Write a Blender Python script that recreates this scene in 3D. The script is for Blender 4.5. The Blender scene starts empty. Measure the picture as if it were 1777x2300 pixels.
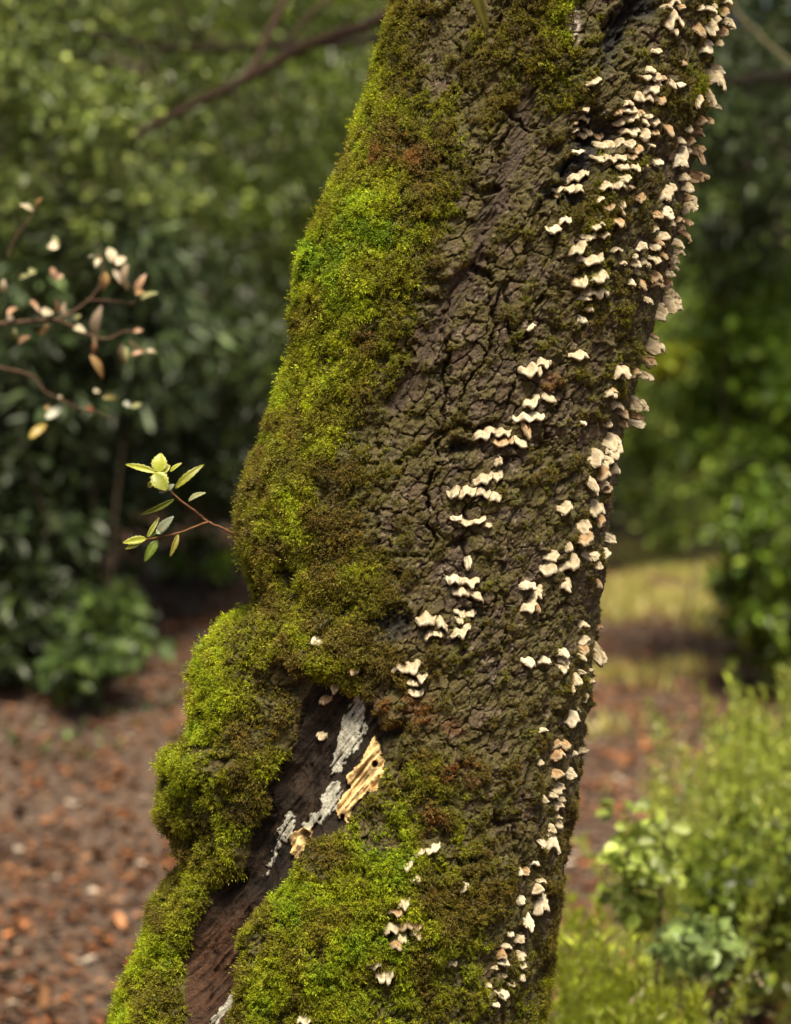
import bpy, math, random
import numpy as np
from mathutils import Vector, Matrix, kdtree

# ------------------------------------------------------------------ camera, world, sun, exposure
S = bpy.context.scene
COL = S.collection
LENS, SW = 85.0, 24.0
W0, H0 = 1777.0, 2300.0
K = SW / LENS / W0                      # metres per photo pixel at 1 m
CAMZ, HROW = 1.5, 1050.0                # camera height, row of the horizon
PITCH = math.atan((H0 / 2 - HROW) * K)
cam_data = bpy.data.cameras.new('camera')
cam = bpy.data.objects.new('camera', cam_data)
COL.objects.link(cam)
cam.location = (0, 0, CAMZ)
cam.rotation_euler = (math.radians(90) - PITCH, 0, 0)
cam_data.sensor_fit = 'HORIZONTAL'
cam_data.sensor_width = SW
cam_data.lens = LENS
cam_data.clip_end = 500
cam_data.clip_start = 0.05
cam_data.dof.use_dof = True
cam_data.dof.focus_distance = 3.86
cam_data.dof.aperture_fstop = 3.0
S.camera = cam

world = bpy.data.worlds.new('World')
S.world = world
world.use_nodes = True
wn = world.node_tree.nodes
wl = world.node_tree.links
wn.clear()
sky = wn.new('ShaderNodeTexSky')
sky.sky_type = 'NISHITA'
sky.sun_disc = False
SUN_EL, SUN_AZ = 60.0, 175.0           # azimuth from +Y clockwise
sky.sun_elevation = math.radians(SUN_EL)
sky.sun_rotation = math.radians(SUN_AZ)
sky.air_density = 1.0
sky.dust_density = 4.0
sky.ozone_density = 0.6
bg = wn.new('ShaderNodeBackground')
bg.inputs[1].default_value = 0.085
wo = wn.new('ShaderNodeOutputWorld')
wl.new(sky.outputs[0], bg.inputs[0])
wl.new(bg.outputs[0], wo.inputs[0])
sl = bpy.data.lights.new('sun', 'SUN')
sl.energy = 4.8
sl.angle = math.radians(18)
sl.color = (1.0, 0.93, 0.80)
sun = bpy.data.objects.new('sun', sl)
COL.objects.link(sun)
_az, _el = math.radians(SUN_AZ), math.radians(SUN_EL)
_sd = Vector((math.sin(_az) * math.cos(_el), math.cos(_az) * math.cos(_el), math.sin(_el)))
sun.rotation_euler = _sd.to_track_quat('Z', 'Y').to_euler()
S.view_settings.view_transform = 'Standard'
S.view_settings.look = 'None'
S.view_settings.exposure = 0.58
S.view_settings.gamma = 1.0
S.view_settings.use_white_balance = True
S.view_settings.white_balance_temperature = 7150
S.view_settings.white_balance_tint = 6
S.view_settings.use_curve_mapping = False
S.render.engine = 'CYCLES'
S.cycles.use_adaptive_sampling = True
S.cycles.adaptive_threshold = 0.02
S.cycles.use_denoising = True
S.cycles.max_bounces = 6
S.cycles.diffuse_bounces = 3
S.cycles.glossy_bounces = 2
S.cycles.transmission_bounces = 3
S.cycles.caustics_reflective = False
S.cycles.caustics_refractive = False

rng = np.random.default_rng(7)
random.seed(7)
cp, sp = math.cos(PITCH), math.sin(PITCH)


def P(px, py, Y):
    """world point at depth Y (along +Y) seen at photo pixel px, py"""
    a = (px - W0 / 2) * K
    b = (H0 / 2 - py) * K
    # camera ray: right a, up b, forward 1 ; forward=(0,cp,-sp) up=(0,sp,cp)
    dy = cp + b * sp
    dz = -sp + b * cp
    t = Y / dy
    return np.array([a * t, Y, CAMZ + dz * t])


def proj(V):
    x, y, z = V[..., 0], V[..., 1], V[..., 2] - CAMZ
    f = y * cp - z * sp
    u = y * sp + z * cp
    return x / f / K + W0 / 2, H0 / 2 - u / f / K


# ------------------------------------------------------------------ noise
def _hash(ix, iy, iz, seed):
    h = (ix.astype(np.int64) * 374761393 + iy.astype(np.int64) * 668265263 + iz.astype(np.int64) * 2147483647 + seed * 1274126177) & 0xFFFFFFFF
    h = ((h ^ (h >> 13)) * 1274126177) & 0xFFFFFFFF
    h = ((h ^ (h >> 16)) * 2246822519) & 0xFFFFFFFF
    return ((h ^ (h >> 15)) & 0xFFFFFF) / float(0xFFFFFF)


def vnoise(x, y, z=None, seed=0):
    if z is None:
        z = np.zeros_like(x)
    ix, iy, iz = np.floor(x), np.floor(y), np.floor(z)
    fx, fy, fz = x - ix, y - iy, z - iz
    fx = fx * fx * (3 - 2 * fx); fy = fy * fy * (3 - 2 * fy); fz = fz * fz * (3 - 2 * fz)
    r = 0
    for a in (0, 1):
        wx = fx if a else 1 - fx
        for b in (0, 1):
            wy = fy if b else 1 - fy
            for c in (0, 1):
                wz = fz if c else 1 - fz
                r = r + wx * wy * wz * _hash(ix + a, iy + b, iz + c, seed)
    return r * 2 - 1


def fbm(x, y, z=None, seed=0, octs=4, gain=0.5):
    r, a, f = 0, 1.0, 1.0
    for o in range(octs):
        r = r + a * vnoise(x * f + 13.7 * o, y * f + 7.1 * o, None if z is None else z * f, seed + o)
        a *= gain; f *= 2.03
    return r


def sstep(a, b, x):
    t = np.clip((x - a) / (b - a), 0, 1)
    return t * t * (3 - 2 * t)


OFFS = [None]


def voronoi(x, y, seed, jit=0.85):
    ix, iy = np.floor(x), np.floor(y)
    f1 = np.full(x.shape, 1e9); f2 = np.full(x.shape, 1e9)
    cid = np.zeros(x.shape, np.int64)
    ox = np.zeros(x.shape); oy = np.zeros(x.shape)
    for a in (-2, -1, 0, 1, 2):
        for b in (-2, -1, 0, 1, 2):
            cx, cy = ix + a, iy + b
            z0 = np.zeros_like(cx)
            sx = cx + 0.5 + jit * (_hash(cx, cy, z0, seed) - 0.5)
            sy = cy + 0.5 + jit * (_hash(cx, cy, z0 + 1, seed) - 0.5)
            d = np.hypot(x - sx, y - sy)
            k = ((cx + 500) * 5000 + (cy + 500)).astype(np.int64)
            nf = d < f1
            f2 = np.where(nf, f1, np.minimum(f2, d))
            cid = np.where(nf, k, cid)
            ox = np.where(nf, x - sx, ox); oy = np.where(nf, y - sy, oy)
            f1 = np.where(nf, d, f1)
    OFFS[0] = (ox, oy)
    return f1, f2, cid


def in_poly(px, py, poly):
    r = np.zeros(px.shape, bool)
    n = len(poly)
    for i in range(n):
        x1, y1 = poly[i]; x2, y2 = poly[(i + 1) % n]
        if y1 == y2:
            continue
        c = ((y1 > py) != (y2 > py)) & (px < (x2 - x1) * (py - y1) / (y2 - y1) + x1)
        r ^= c
    return r


def ell(px, py, cx, cy, rx, ry, ang=0.0, soft=0.35):
    a = math.radians(ang)
    dx, dy = px - cx, py - cy
    u = (dx * math.cos(a) + dy * math.sin(a)) / rx
    v = (-dx * math.sin(a) + dy * math.cos(a)) / ry
    d = np.sqrt(u * u + v * v)
    return 1 - sstep(1 - soft, 1 + soft, d)


# ------------------------------------------------------------------ object helpers
def link(o, parent=None):
    COL.objects.link(o)
    if parent is not None:
        o.parent = parent
    return o


def mesh_obj(name, V, F, mats, parent=None, cols=None, smooth=True, attrs=None, local=None):
    """V (n,3); F (m,k) int array or list of such; one mesh object"""
    me = bpy.data.meshes.new(name)
    V = np.asarray(V, np.float32)
    if local is not None:
        V = V - np.asarray(local, np.float32)
    Fs = F if isinstance(F, list) else [F]
    Fs = [np.asarray(f, np.int32) for f in Fs if len(f)]
    nl = sum(f.size for f in Fs); nf = sum(len(f) for f in Fs)
    me.vertices.add(len(V)); me.vertices.foreach_set('co', V.ravel())
    me.loops.add(nl); me.loops.foreach_set('vertex_index', np.concatenate([f.ravel() for f in Fs]))
    st = []; s = 0
    for f in Fs:
        st.append(s + np.arange(len(f)) * f.shape[1]); s += f.size
    me.polygons.add(nf)
    me.polygons.foreach_set('loop_start', np.concatenate(st).astype(np.int32))
    if smooth:
        me.polygons.foreach_set('use_smooth', np.ones(nf, bool))
    if cols is not None:
        a = me.attributes.new('col', 'FLOAT_COLOR', 'POINT')
        c = np.ones((len(V), 4), np.float32); c[:, :3] = cols
        a.data.foreach_set('color', c.ravel())
    me.update()
    me.validate()
    for m in (mats if isinstance(mats, (list, tuple)) else [mats]):
        me.materials.append(m)
    o = bpy.data.objects.new(name, me)
    link(o, parent)
    if local is not None and parent is None:
        o.location = [float(v) for v in local]
    return o


def empty(name, loc, label=None, cat=None, group=None):
    o = bpy.data.objects.new(name, None)
    o.empty_display_size = 0.05
    o.location = [float(v) for v in loc]
    COL.objects.link(o)
    if label: o['label'] = label
    if cat: o['category'] = cat
    if group: o['group'] = group
    return o


# ------------------------------------------------------------------ materials
def principled(name):
    m = bpy.data.materials.new(name)
    m.use_nodes = True
    return m, m.node_tree.nodes, m.node_tree.links, m.node_tree.nodes['Principled BSDF']


def col_mat(name, rough=0.7, spec=0.4, nscale=300, namt=0.35, bump=0.0, bscale=300, bdist=0.001, trans=0.0, attr='GEOMETRY', gain=1.0):
    m, n, l, p = principled(name)
    at = n.new('ShaderNodeAttribute'); at.attribute_name = 'col'; at.attribute_type = attr
    tc = n.new('ShaderNodeTexCoord')
    nz = n.new('ShaderNodeTexNoise'); nz.inputs['Scale'].default_value = nscale; nz.inputs['Detail'].default_value = 5
    l.new(tc.outputs['Object'], nz.inputs['Vector'])
    mr = n.new('ShaderNodeMapRange')
    mr.inputs[1].default_value = 0.3; mr.inputs[2].default_value = 0.7
    mr.inputs[3].default_value = (1 - namt) * gain; mr.inputs[4].default_value = (1 + namt) * gain
    l.new(nz.outputs['Fac'], mr.inputs[0])
    mx = n.new('ShaderNodeVectorMath'); mx.operation = 'SCALE'
    l.new(at.outputs['Color'], mx.inputs[0]); l.new(mr.outputs[0], mx.inputs['Scale'])
    l.new(mx.outputs[0], p.inputs['Base Color'])
    p.inputs['Roughness'].default_value = rough
    p.inputs['Specular IOR Level'].default_value = spec
    if bump > 0:
        n2 = n.new('ShaderNodeTexNoise'); n2.inputs['Scale'].default_value = bscale; n2.inputs['Detail'].default_value = 6
        n2.inputs['Roughness'].default_value = 0.65
        l.new(tc.outputs['Object'], n2.inputs['Vector'])
        b = n.new('ShaderNodeBump'); b.inputs['Strength'].default_value = bump; b.inputs['Distance'].default_value = bdist
        l.new(n2.outputs['Fac'], b.inputs['Height']); l.new(b.outputs[0], p.inputs['Normal'])
    if trans > 0:
        t = n.new('ShaderNodeBsdfTranslucent')
        l.new(mx.outputs[0], t.inputs['Color'])
        ms = n.new('ShaderNodeMixShader'); ms.inputs[0].default_value = trans
        out = n['Material Output']
        l.new(p.outputs[0], ms.inputs[1]); l.new(t.outputs[0], ms.inputs[2]); l.new(ms.outputs[0], out.inputs[0])
    return m


M_BARK = col_mat('rough_bark', 0.72, 0.45, 420, 0.55, 0.9, 520, 0.0022)
M_WOOD = col_mat('bare_wood', 0.8, 0.2, 300, 0.4, 0.9, 260, 0.002)
M_TAN = col_mat('fresh_wood', 0.75, 0.3, 260, 0.25, 0.8, 300, 0.002)
M_MOSS = col_mat('moss', 0.6, 0.35, 60, 0.25, trans=0.3, attr='INSTANCER')
def moss_tips(m):
    n, l = m.node_tree.nodes, m.node_tree.links
    sc = [x for x in n if x.type == 'VECT_MATH'][0]
    outs = [k.to_socket for k in sc.outputs[0].links]
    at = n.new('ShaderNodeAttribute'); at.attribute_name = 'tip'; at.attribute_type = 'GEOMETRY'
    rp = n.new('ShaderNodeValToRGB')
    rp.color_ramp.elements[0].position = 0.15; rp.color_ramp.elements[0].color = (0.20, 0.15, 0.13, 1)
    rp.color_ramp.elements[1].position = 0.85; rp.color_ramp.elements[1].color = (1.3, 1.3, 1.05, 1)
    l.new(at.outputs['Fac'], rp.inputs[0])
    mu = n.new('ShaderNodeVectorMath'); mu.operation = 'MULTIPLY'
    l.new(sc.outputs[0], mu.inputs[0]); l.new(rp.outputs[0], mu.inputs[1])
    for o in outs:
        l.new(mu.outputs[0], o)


moss_tips(M_MOSS)
M_FUNGUS = col_mat('fungus_flesh', 0.7, 0.3, 230, 0.16, 0.5, 420, 0.0012, trans=0.08)
M_LEAF = col_mat('leaf', 0.38, 0.5, 40, 0.2, trans=0.3)
M_LEAFDARK = col_mat('glossy_leaf', 0.42, 0.45, 40, 0.2, trans=0.2)
M_LITTER = col_mat('dead_leaf', 0.65, 0.3, 60, 0.3)
M_STEM = col_mat('twig_bark', 0.85, 0.15, 200, 0.3)


def ground_mat():
    m, n, l, p = principled('woodland_soil')
    tc = n.new('ShaderNodeTexCoord')
    a = n.new('ShaderNodeTexNoise'); a.inputs['Scale'].default_value = 2.2; a.inputs['Detail'].default_value = 8
    b = n.new('ShaderNodeTexNoise'); b.inputs['Scale'].default_value = 38; b.inputs['Detail'].default_value = 6
    l.new(tc.outputs['Object'], a.inputs[0]); l.new(tc.outputs['Object'], b.inputs[0])
    r = n.new('ShaderNodeValToRGB')
    r.color_ramp.elements[0].position = 0.3; r.color_ramp.elements[0].color = (0.045, 0.03, 0.022, 1)
    r.color_ramp.elements[1].position = 0.7; r.color_ramp.elements[1].color = (0.15, 0.095, 0.065, 1)
    l.new(b.outputs['Fac'], r.inputs[0]); l.new(r.outputs[0], p.inputs['Base Color'])
    bp = n.new('ShaderNodeBump'); bp.inputs['Strength'].default_value = 0.8; bp.inputs['Distance'].default_value = 0.02
    l.new(b.outputs['Fac'], bp.inputs['Height']); l.new(bp.outputs[0], p.inputs['Normal'])
    p.inputs['Roughness'].default_value = 0.9
    return m


M_GROUND = ground_mat()


# ------------------------------------------------------------------ ground
def gz(x, y):
    x = np.asarray(x, float); y = np.asarray(y, float)
    left = 1 - sstep(-0.6, 0.5, x)
    s = 0.075 + 0.115 * left
    far = np.where(left > 0.5, 13.0, 17.0)
    d = np.clip(y - 6.5, 0, None)
    d = np.where(d > far - 6.5, far - 6.5 + (d - (far - 6.5)) * 0.3, d)
    z = s * d + 0.05 * fbm(x * 0.8, y * 0.8, None, 3, 3) * sstep(4, 7, y)
    hill = sstep(24, 60, np.hypot(x, y)) * 9
    return z + hill


def build_ground():
    xs = np.concatenate([np.linspace(-90, -8, 20)[:-1], np.linspace(-8, 8, 120), np.linspace(8, 90, 20)[1:]])
    ys = np.concatenate([np.linspace(-90, 0, 16)[:-1], np.linspace(0, 22, 160), np.linspace(22, 110, 30)[1:]])
    X, Y = np.meshgrid(xs, ys)
    V = np.stack([X, Y, gz(X, Y)], -1).reshape(-1, 3)
    nx = len(xs); ny = len(ys)
    i = (np.arange(ny - 1)[:, None] * nx + np.arange(nx - 1)[None]).ravel()
    F = np.stack([i, i + 1, i + nx + 1, i + nx], 1)
    o = mesh_obj('ground', V, F, M_GROUND)
    o['kind'] = 'structure'


build_ground()

# ------------------------------------------------------------------ trunk
D = 1.0533
EL = [(830, -400), (830, 0), (805, 100), (775, 220), (740, 320), (690, 440), (650, 540), (635, 640), (622, 740), (590, 830), (560, 940), (525, 1040), (512, 1160),
      (520, 1240), (527, 1300), (480, 1328), (448, 1390), (438, 1450), (436, 1520), (420, 1560), (384, 1596), (368, 1680), (362, 1740), (368, 1795), (408, 1818),
      (380, 1860), (325, 1930), (300, 2010), (262, 2080), (225, 2184), (150, 2400), (60, 2700)]
ER = [(1650, -400), (1548, 0), (1520, 100), (1508, 200), (1480, 330), (1460, 440), (1435, 560), (1400, 690), (1370, 800), (1348, 880), (1330, 960), (1312, 1080), (1300, 1200),
      (1285, 1300), (1270, 1400), (1262, 1500), (1245, 1600), (1235, 1700), (1218, 1800), (1200, 1900), (1180, 2000), (1165, 2090), (1150, 2184), (1140, 2400), (1200, 2700)]
EL = np.array(EL) * D; ER = np.array(ER) * D
YC = 4.06
# smooth left edge (without the burl steps)
ELS = np.array([(830, -400), (830, 0), (775, 220), (690, 440), (630, 660), (575, 880), (520, 1080), (490, 1280), (430, 1450), (385, 1650), (350, 1850), (290, 2010), (225, 2184), (150, 2400), (60, 2700)]) * D

MG = """76556654343
76556754244
87555665455
98765344334
99864255431
99973455631
99983234632
99962234652
99862223532
99863222332
99853212332
99862213532
99873212532
79985312332
99999322333
99998842433
99984643543
98876675444
97777685344
99778786544
99888997644
99788988645
99688988746
99878988747"""
MG = np.array([[int(c) for c in r] for r in MG.split()], float)
HG = """44443453333
54443563333
65444443344
76454333344
87643334444
88865444444
88764444455
77655434455
65544333455
76554333334
66554333333
66543333544
76554333544
65554433333
65554432333
66553322433
56444323443
67544454443
66544575443
56666775443
66677875443
76577876544
86577866655
87667766655"""
HG = np.array([[int(c) for c in r] for r in HG.split()], float)


def grid_at(G, s, py):
    c = np.clip(s, 0, 0.9999) * (G.shape[1] - 1)
    r = np.clip(py / 100.0, 0, G.shape[0] - 1.001)
    i, j = np.floor(r).astype(int), np.floor(c).astype(int)
    fr, fc = r - i, c - j
    return (G[i, j] * (1 - fr) * (1 - fc) + G[i, j + 1] * (1 - fr) * fc + G[i + 1, j] * fr * (1 - fc) + G[i + 1, j + 1] * fr * fc)


def z7(pts):
    return [(200 + 0.474 * a, 1300 + 0.474 * b) for a, b in pts]


SCAR = z7([(1250, 555), (1340, 600), (1400, 760), (1405, 940), (1345, 1020), (1230, 1160), (1100, 1215), (1025, 1245), (1005, 1340), (960, 1450), (850, 1540), (765, 1640),
           (705, 1720), (740, 1800), (715, 1900), (690, 1990), (600, 2160), (440, 2160), (430, 1950), (430, 1800), (500, 1660), (560, 1560), (600, 1450), (690, 1390), (730, 1300),
           (745, 1200), (830, 1100), (850, 950), (900, 860), (960, 760), (1000, 600), (1080, 450), (1150, 470)])
LICHEN = [z7(p) for p in (
    [(1225, 585), (1290, 560), (1295, 640), (1262, 740), (1225, 830), (1180, 900), (1150, 935), (1102, 925), (1135, 820), (1165, 700), (1195, 620)],
    [(1285, 700), (1312, 700), (1275, 800), (1250, 840), (1232, 800)],
    [(1130, 960), (1185, 970), (1195, 1030), (1160, 1100), (1110, 1140), (1050, 1180), (1000, 1215), (970, 1195), (1005, 1140), (1065, 1105), (1090, 1060), (1060, 1045), (1095, 1000)],
    [(900, 1115), (940, 1160), (925, 1205), (885, 1250), (845, 1240), (868, 1170)],
    [(850, 1260), (870, 1270), (790, 1420), (765, 1425)],
    [(622, 1985), (650, 2005), (570, 2120), (520, 2120)])]
TAN = [z7(p) for p in (
    [(1355, 745), (1378, 800), (1398, 870), (1392, 950), (1360, 1000), (1300, 1030), (1245, 1085), (1222, 1160), (1205, 1115), (1185, 1135), (1158, 1100), (1180, 1040), (1230, 1000), (1215, 930),
     (1262, 900), (1290, 840), (1325, 780)],
    [(898, 1255), (925, 1212), (1028, 1188), (1015, 1275), (960, 1342), (922, 1322), (918, 1282)],
    [(715, 1925), (700, 2000), (655, 2060), (620, 2090), (655, 2000), (690, 1930)])]
# (x, y, rx, ry, angle, depth m, char)
HOLES = [(1400, 60, 30, 95, 28, .022, 1), (1440, 5, 38, 50, 20, .02, 1), (1345, 290, 52, 42, 10, .032, 1), (1300, 355, 42, 60, 10, .026, 1), (1265, 440, 46, 28, 0, .02, .8), (1030, 1010, 30, 20, -30, .020, .8),
         (880, 1395, 38, 34, 0, .018, .9), (575, 1335, 16, 60, 8, .022, .3), (1078, 602, 30, 9, 15, .018, .5), (1108, 428, 28, 8, 10, .016, .4), (1240, 160, 62, 6, 8, .014, .5),
         (1150, 265, 44, 6, 40, .010, .3), (865, 1640, 42, 20, -15, .026, .8), (735, 1195, 30, 8, 0, .014, .3), (445, 1755, 26, 22, 0, .022, .2), (478, 1535, 20, 10, 0, .016, .2),
         (760, 1430, 14, 40, 10, .014, .4), (600, 1865, 20, 60, 40, .02, .5), (640, 1560, 40, 18, -10, .014, .2), (655, 1290, 10, 28, 15, .012, .2), (1255, 1275, 40, 10, 10, .01, .3),
         (1060, 1370, 40, 14, 0, .012, .6), (985, 850, 10, 26, 30, .012, .4), (905, 795, 24, 8, 25, .016, .6), (1130, 1050, 8, 30, 10, .01, .3),
         (895, 1250, 50, 6, 8, .01, .2), (470, 1900, 40, 14, 20, .018, .1), (560, 1760, 20, 40, 30, .012, .2), (1320, 690, 12, 40, 0, .014, .3), (1465, 780, 10, 30, 0, .01, .3),
         (1130, 1845, 30, 6, 0, .014, .4), (1055, 1960, 8, 50, 15, .014, .4), (1185, 1755, 8, 40, 5, .012, .4), (1100, 2010, 24, 6, 0, .012, .4), (790, 2155, 46, 10, -40, .012, .2)]
STRIP = [(1180, 230), (1160, 330), (1110, 450), (1065, 590), (1010, 670), (970, 760), (930, 840), (880, 905)]

TR = {}


def build_trunk():
    # rows by photo y at the axis depth
    rows = np.concatenate([np.linspace(-2600, -80, 46)[:-1], np.arange(-80, 2400, 2.2), np.linspace(2400, 2560, 40)[1:]])
    zr = CAMZ - (rows - HROW) * K * YC * 1.0
    # continue to the ground
    zr_end = zr[-1]
    extra = np.linspace(zr_end, -0.12, 60)[1:]
    rows = np.concatenate([rows, HROW + (CAMZ - extra) / (K * YC)])
    zr = np.concatenate([zr, extra])
    th_f = np.linspace(math.radians(-8), math.radians(188), 680)
    th_b = np.linspace(math.radians(188), math.radians(352), 42)[1:-1]
    th = np.concatenate([th_f, th_b])          # 0 = right, 90deg = towards camera, 180 = left
    xl = np.interp(rows, ELS[:, 1], ELS[:, 0]); xr = np.interp(rows, ER[:, 1], ER[:, 0])
    k = np.ones(9) / 9
    low = rows > 2700
    spread = np.clip(rows - 2700, 0, None) * 0.12
    xl = xl - spread; xr = xr + spread * 0.8
    # beyond the frame top: keep leaning
    up = np.clip(-400 - rows, 0, None)
    xl = xl + up * 0.16; xr = xr + up * 0.10
    cx = (xl + xr) / 2; rr = (xr - xl) / 2
    R0 = rr * K * YC * 0.992
    CX = (cx - W0 / 2) * K * YC
    T, Z = np.meshgrid(th, zr)
    RR = R0[:, None] * np.ones_like(T); CXX = CX[:, None] * np.ones_like(T)
    ROW = rows[:, None] * np.ones_like(T)
    dyc = 0.92
    X = CXX + RR * np.cos(T); Y = YC - RR * dyc * np.sin(T)
    N = np.stack([np.cos(T) * 1.0, -np.sin(T) / dyc, np.zeros_like(T)], -1)
    N /= np.linalg.norm(N, axis=-1, keepdims=True)
    # residual outline on the left (burl)
    res = (np.interp(rows, EL[:, 1], EL[:, 0]) - np.interp(rows, ELS[:, 1], ELS[:, 0])) * K * YC
    wl_ = sstep(math.radians(112), math.radians(172), T) * (1 - sstep(math.radians(205), math.radians(260), T))
    X = X + res[:, None] * wl_ + 0.004 * wl_
    V = np.stack([X, Y, Z], -1)
    PX, PY = proj(V)
    el = np.interp(PY, EL[:, 1], EL[:, 0]); er = np.interp(PY, ER[:, 1], ER[:, 0])
    s = (PX - el) / (er - el)
    front = np.sin(T) > -0.12
    lean = -(np.interp(ROW, rows, cx) - 1000) * K * YC
    u = RR * (math.pi - T) ; v = Z
    # ---- masks
    w1 = fbm(u * 30, v * 30, None, 11, 3); w2 = fbm(u * 30, v * 30, None, 21, 3)
    jx, jy = PX + w1 * 9, PY + w2 * 9
    f1_ = fbm(u * 140, v * 140, None, 12, 2); f2_ = fbm(u * 140, v * 140, None, 22, 2)
    kx, ky = PX + f1_ * 5 + w1 * 3, PY + f2_ * 8 + w2 * 3
    scar = in_poly(jx, jy, SCAR) & front
    scar_s = scar.astype(float)
    lich = np.zeros(scar.shape, bool)
    for p in LICHEN:
        lich |= in_poly(kx, ky, p)
    gr = fbm((u * 0.86 - v * 0.5) * 230, (v * .86 + u * 0.5) * 36, None, 31, 3)
    lich &= (0.8 * gr + 0.30 * fbm(u * 200, v * 200, None, 34, 3) > -0.62) & front
    tan = np.zeros(scar.shape, bool)
    tan_id = np.zeros(scar.shape, int); tan_list = []
    for p in TAN:
        ti_ = in_poly(kx, PY + f2_ * 4, p) & ~tan
        tan |= ti_; tan_id[ti_] = len(tan_list); tan_list.append(1)
    tan &= front
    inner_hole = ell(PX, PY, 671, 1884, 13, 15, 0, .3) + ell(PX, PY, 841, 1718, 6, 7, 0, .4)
    lich &= ~tan
    scar |= tan
    mg = grid_at(MG, s, PY) / 9.0
    hg = grid_at(HG, s, PY) / 9.0
    n_l = fbm(u * 14, v * 14, None, 41, 4)
    n_m = fbm(u * 45, v * 45, None, 42, 4)
    n_s = fbm(u * 95, v * 95, None, 43, 3)
    bare = np.zeros(scar.shape)
    for (a, b, c, d, am) in [(450, 1660, 40, 40, .6), (530, 1690, 50, 30, .5), (650, 1520, 60, 24, .7), (700, 1570, 50, 50, .8), (650, 1640, 40, 40, .7), (420, 1745, 25, 25, .7), (575, 1330, 22, 60, .6), (655, 1290, 14, 30, .6), (500, 1400, 20, 14, .4),
                             (860, 1530, 30, 40, .4), (760, 1110, 30, 14, .5), (1010, 120, 40, 60, .3), (870, 260, 30, 30, .35), (1000, 170, 40, 30, .4), (800, 760, 40, 20, .3), (640, 1180, 16, 16, .5), (560, 900, 14, 14, .4)]:
        bare = np.maximum(bare, am * ell(jx, jy, a, b, c, d, 0, .5))
    mossd = np.clip(sstep(0.20, 0.80, mg + 0.22 * n_l + 0.32 * n_m + 0.30 * n_s - .8 * bare), 0, 1)
    mossd = mossd * (1 - .9 * sstep(.30, .60, fbm(u * 105, v * 105, None, 44, 2)) * (1 - .6 * sstep(.75, 1, mg)))
    mossd = np.where(scar, 0, mossd)
    strip = np.zeros(scar.shape)
    for (a, b), (c, d) in zip(STRIP[:-1], STRIP[1:]):
        ex, ey = c - a, d - b
        t = np.clip(((PX - a) * ex + (PY - b) * ey) / (ex * ex + ey * ey), 0, 1)
        dd = np.hypot(PX - a - t * ex, PY - b - t * ey)
        strip = np.maximum(strip, 1 - sstep(12, 30, dd + 10 * n_m))
    strip *= front
    mossd *= 1 - 0.9 * strip
    # ---- relief
    wx = u + 0.0055 * fbm(u * 45, v * 45, None, 51, 3) + 0.0022 * f1_
    wy = v + 0.0055 * fbm(u * 45, v * 45, None, 61, 3) + 0.0022 * f2_
    ang = math.radians(14)
    ax_ = wx * math.cos(ang) - wy * math.sin(ang); ay_ = wx * math.sin(ang) + wy * math.cos(ang)
    F1, F2, cid = voronoi(ax_ / 0.0215, ay_ / 0.026, 5)
    pox, poy = OFFS[0]
    G1, G2, _ = voronoi(ax_ / 0.0115 + 31, ay_ / 0.0135 + 17, 6)
    L1, L2, _ = voronoi((wx + .012 * fbm(u * 14, v * 14, None, 55, 2)) / 0.062 + 7, (wy + .012 * n_l) / 0.19 + 3, 8)
    cw = 0.06 + 0.05 * (n_l * 0.5 + 0.5)
    crack1 = 1 - sstep(0.03, 0.095, (F2 - F1))
    crack2 = (1 - sstep(0.0, 0.12, (G2 - G1))) * sstep(-0.2, 0.5, n_l + n_m * 0.5)
    crack3 = (1 - sstep(0.01, 0.10, (L2 - L1))) * sstep(-.6, .1, n_l + .5 * fbm(u * 18, v * 18, None, 56, 2))
    pr = _hash(cid // 5000, cid % 5000, np.zeros_like(cid), 77)
    pr2 = _hash(cid // 5000, cid % 5000, np.ones_like(cid), 78)
    dome = np.clip(1 - F1 * 1.1, 0, 1)
    bareness = 1 - 0.75 * mossd
    cvis = 0.55 + 0.45 * sstep(-0.5, 0.3, fbm(u * 9, v * 9, None, 91, 3))
    ta = 6.283 * pr2
    h = 0.0040 * (pr - 0.5) + 0.0008 * dome + (0.0058 * pr) * (pox * np.cos(ta) + poy * np.sin(ta))
    h = h - (0.0060 * crack1 * cvis + 0.0016 * crack2 + 0.016 * crack3) * bareness
    h = h + 0.0010 * fbm(u * 120, v * 120, None, 71, 3) + 0.0012 * fbm(u * 400, v * 400, None, 72, 2) + 0.0016 * np.abs(fbm(u * 75, v * 75, None, 74, 2))
    h = h + 0.0045 * n_l
    h = h * (1 - 0.6 * strip) - 0.006 * strip + 0.003 * strip * fbm((u * .9 - v * .3) * 170, (v * .9 + u * .3) * 26, None, 73, 4)
    # moss cushions
    cush = fbm(u * 26, v * 26, None, 81, 4)
    Q1, Q2, _ = voronoi(wx / 0.030 + 3 + .25 * n_m, wy / 0.024 + 9 + .25 * n_m, 15)
    R1, R2, _ = voronoi(wx / 0.013 + 3 + .3 * n_s, wy / 0.011 + 9 + .3 * n_s, 16)
    pil = np.sqrt(np.clip(1 - Q1 * Q1 * 1.6, 0, 1)); pil2 = np.sqrt(np.clip(1 - R1 * R1 * 1.6, 0, 1))
    thick = sstep(.35, 1.0, mg)
    cush = 0.55 * cush + 0.5 * (pil - .6)
    h = h + mossd * (0.004 + 0.004 * thick + (0.004 + 0.007 * thick) * cush + (0.003 + 0.007 * thick) * (pil2 - .6))
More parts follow.
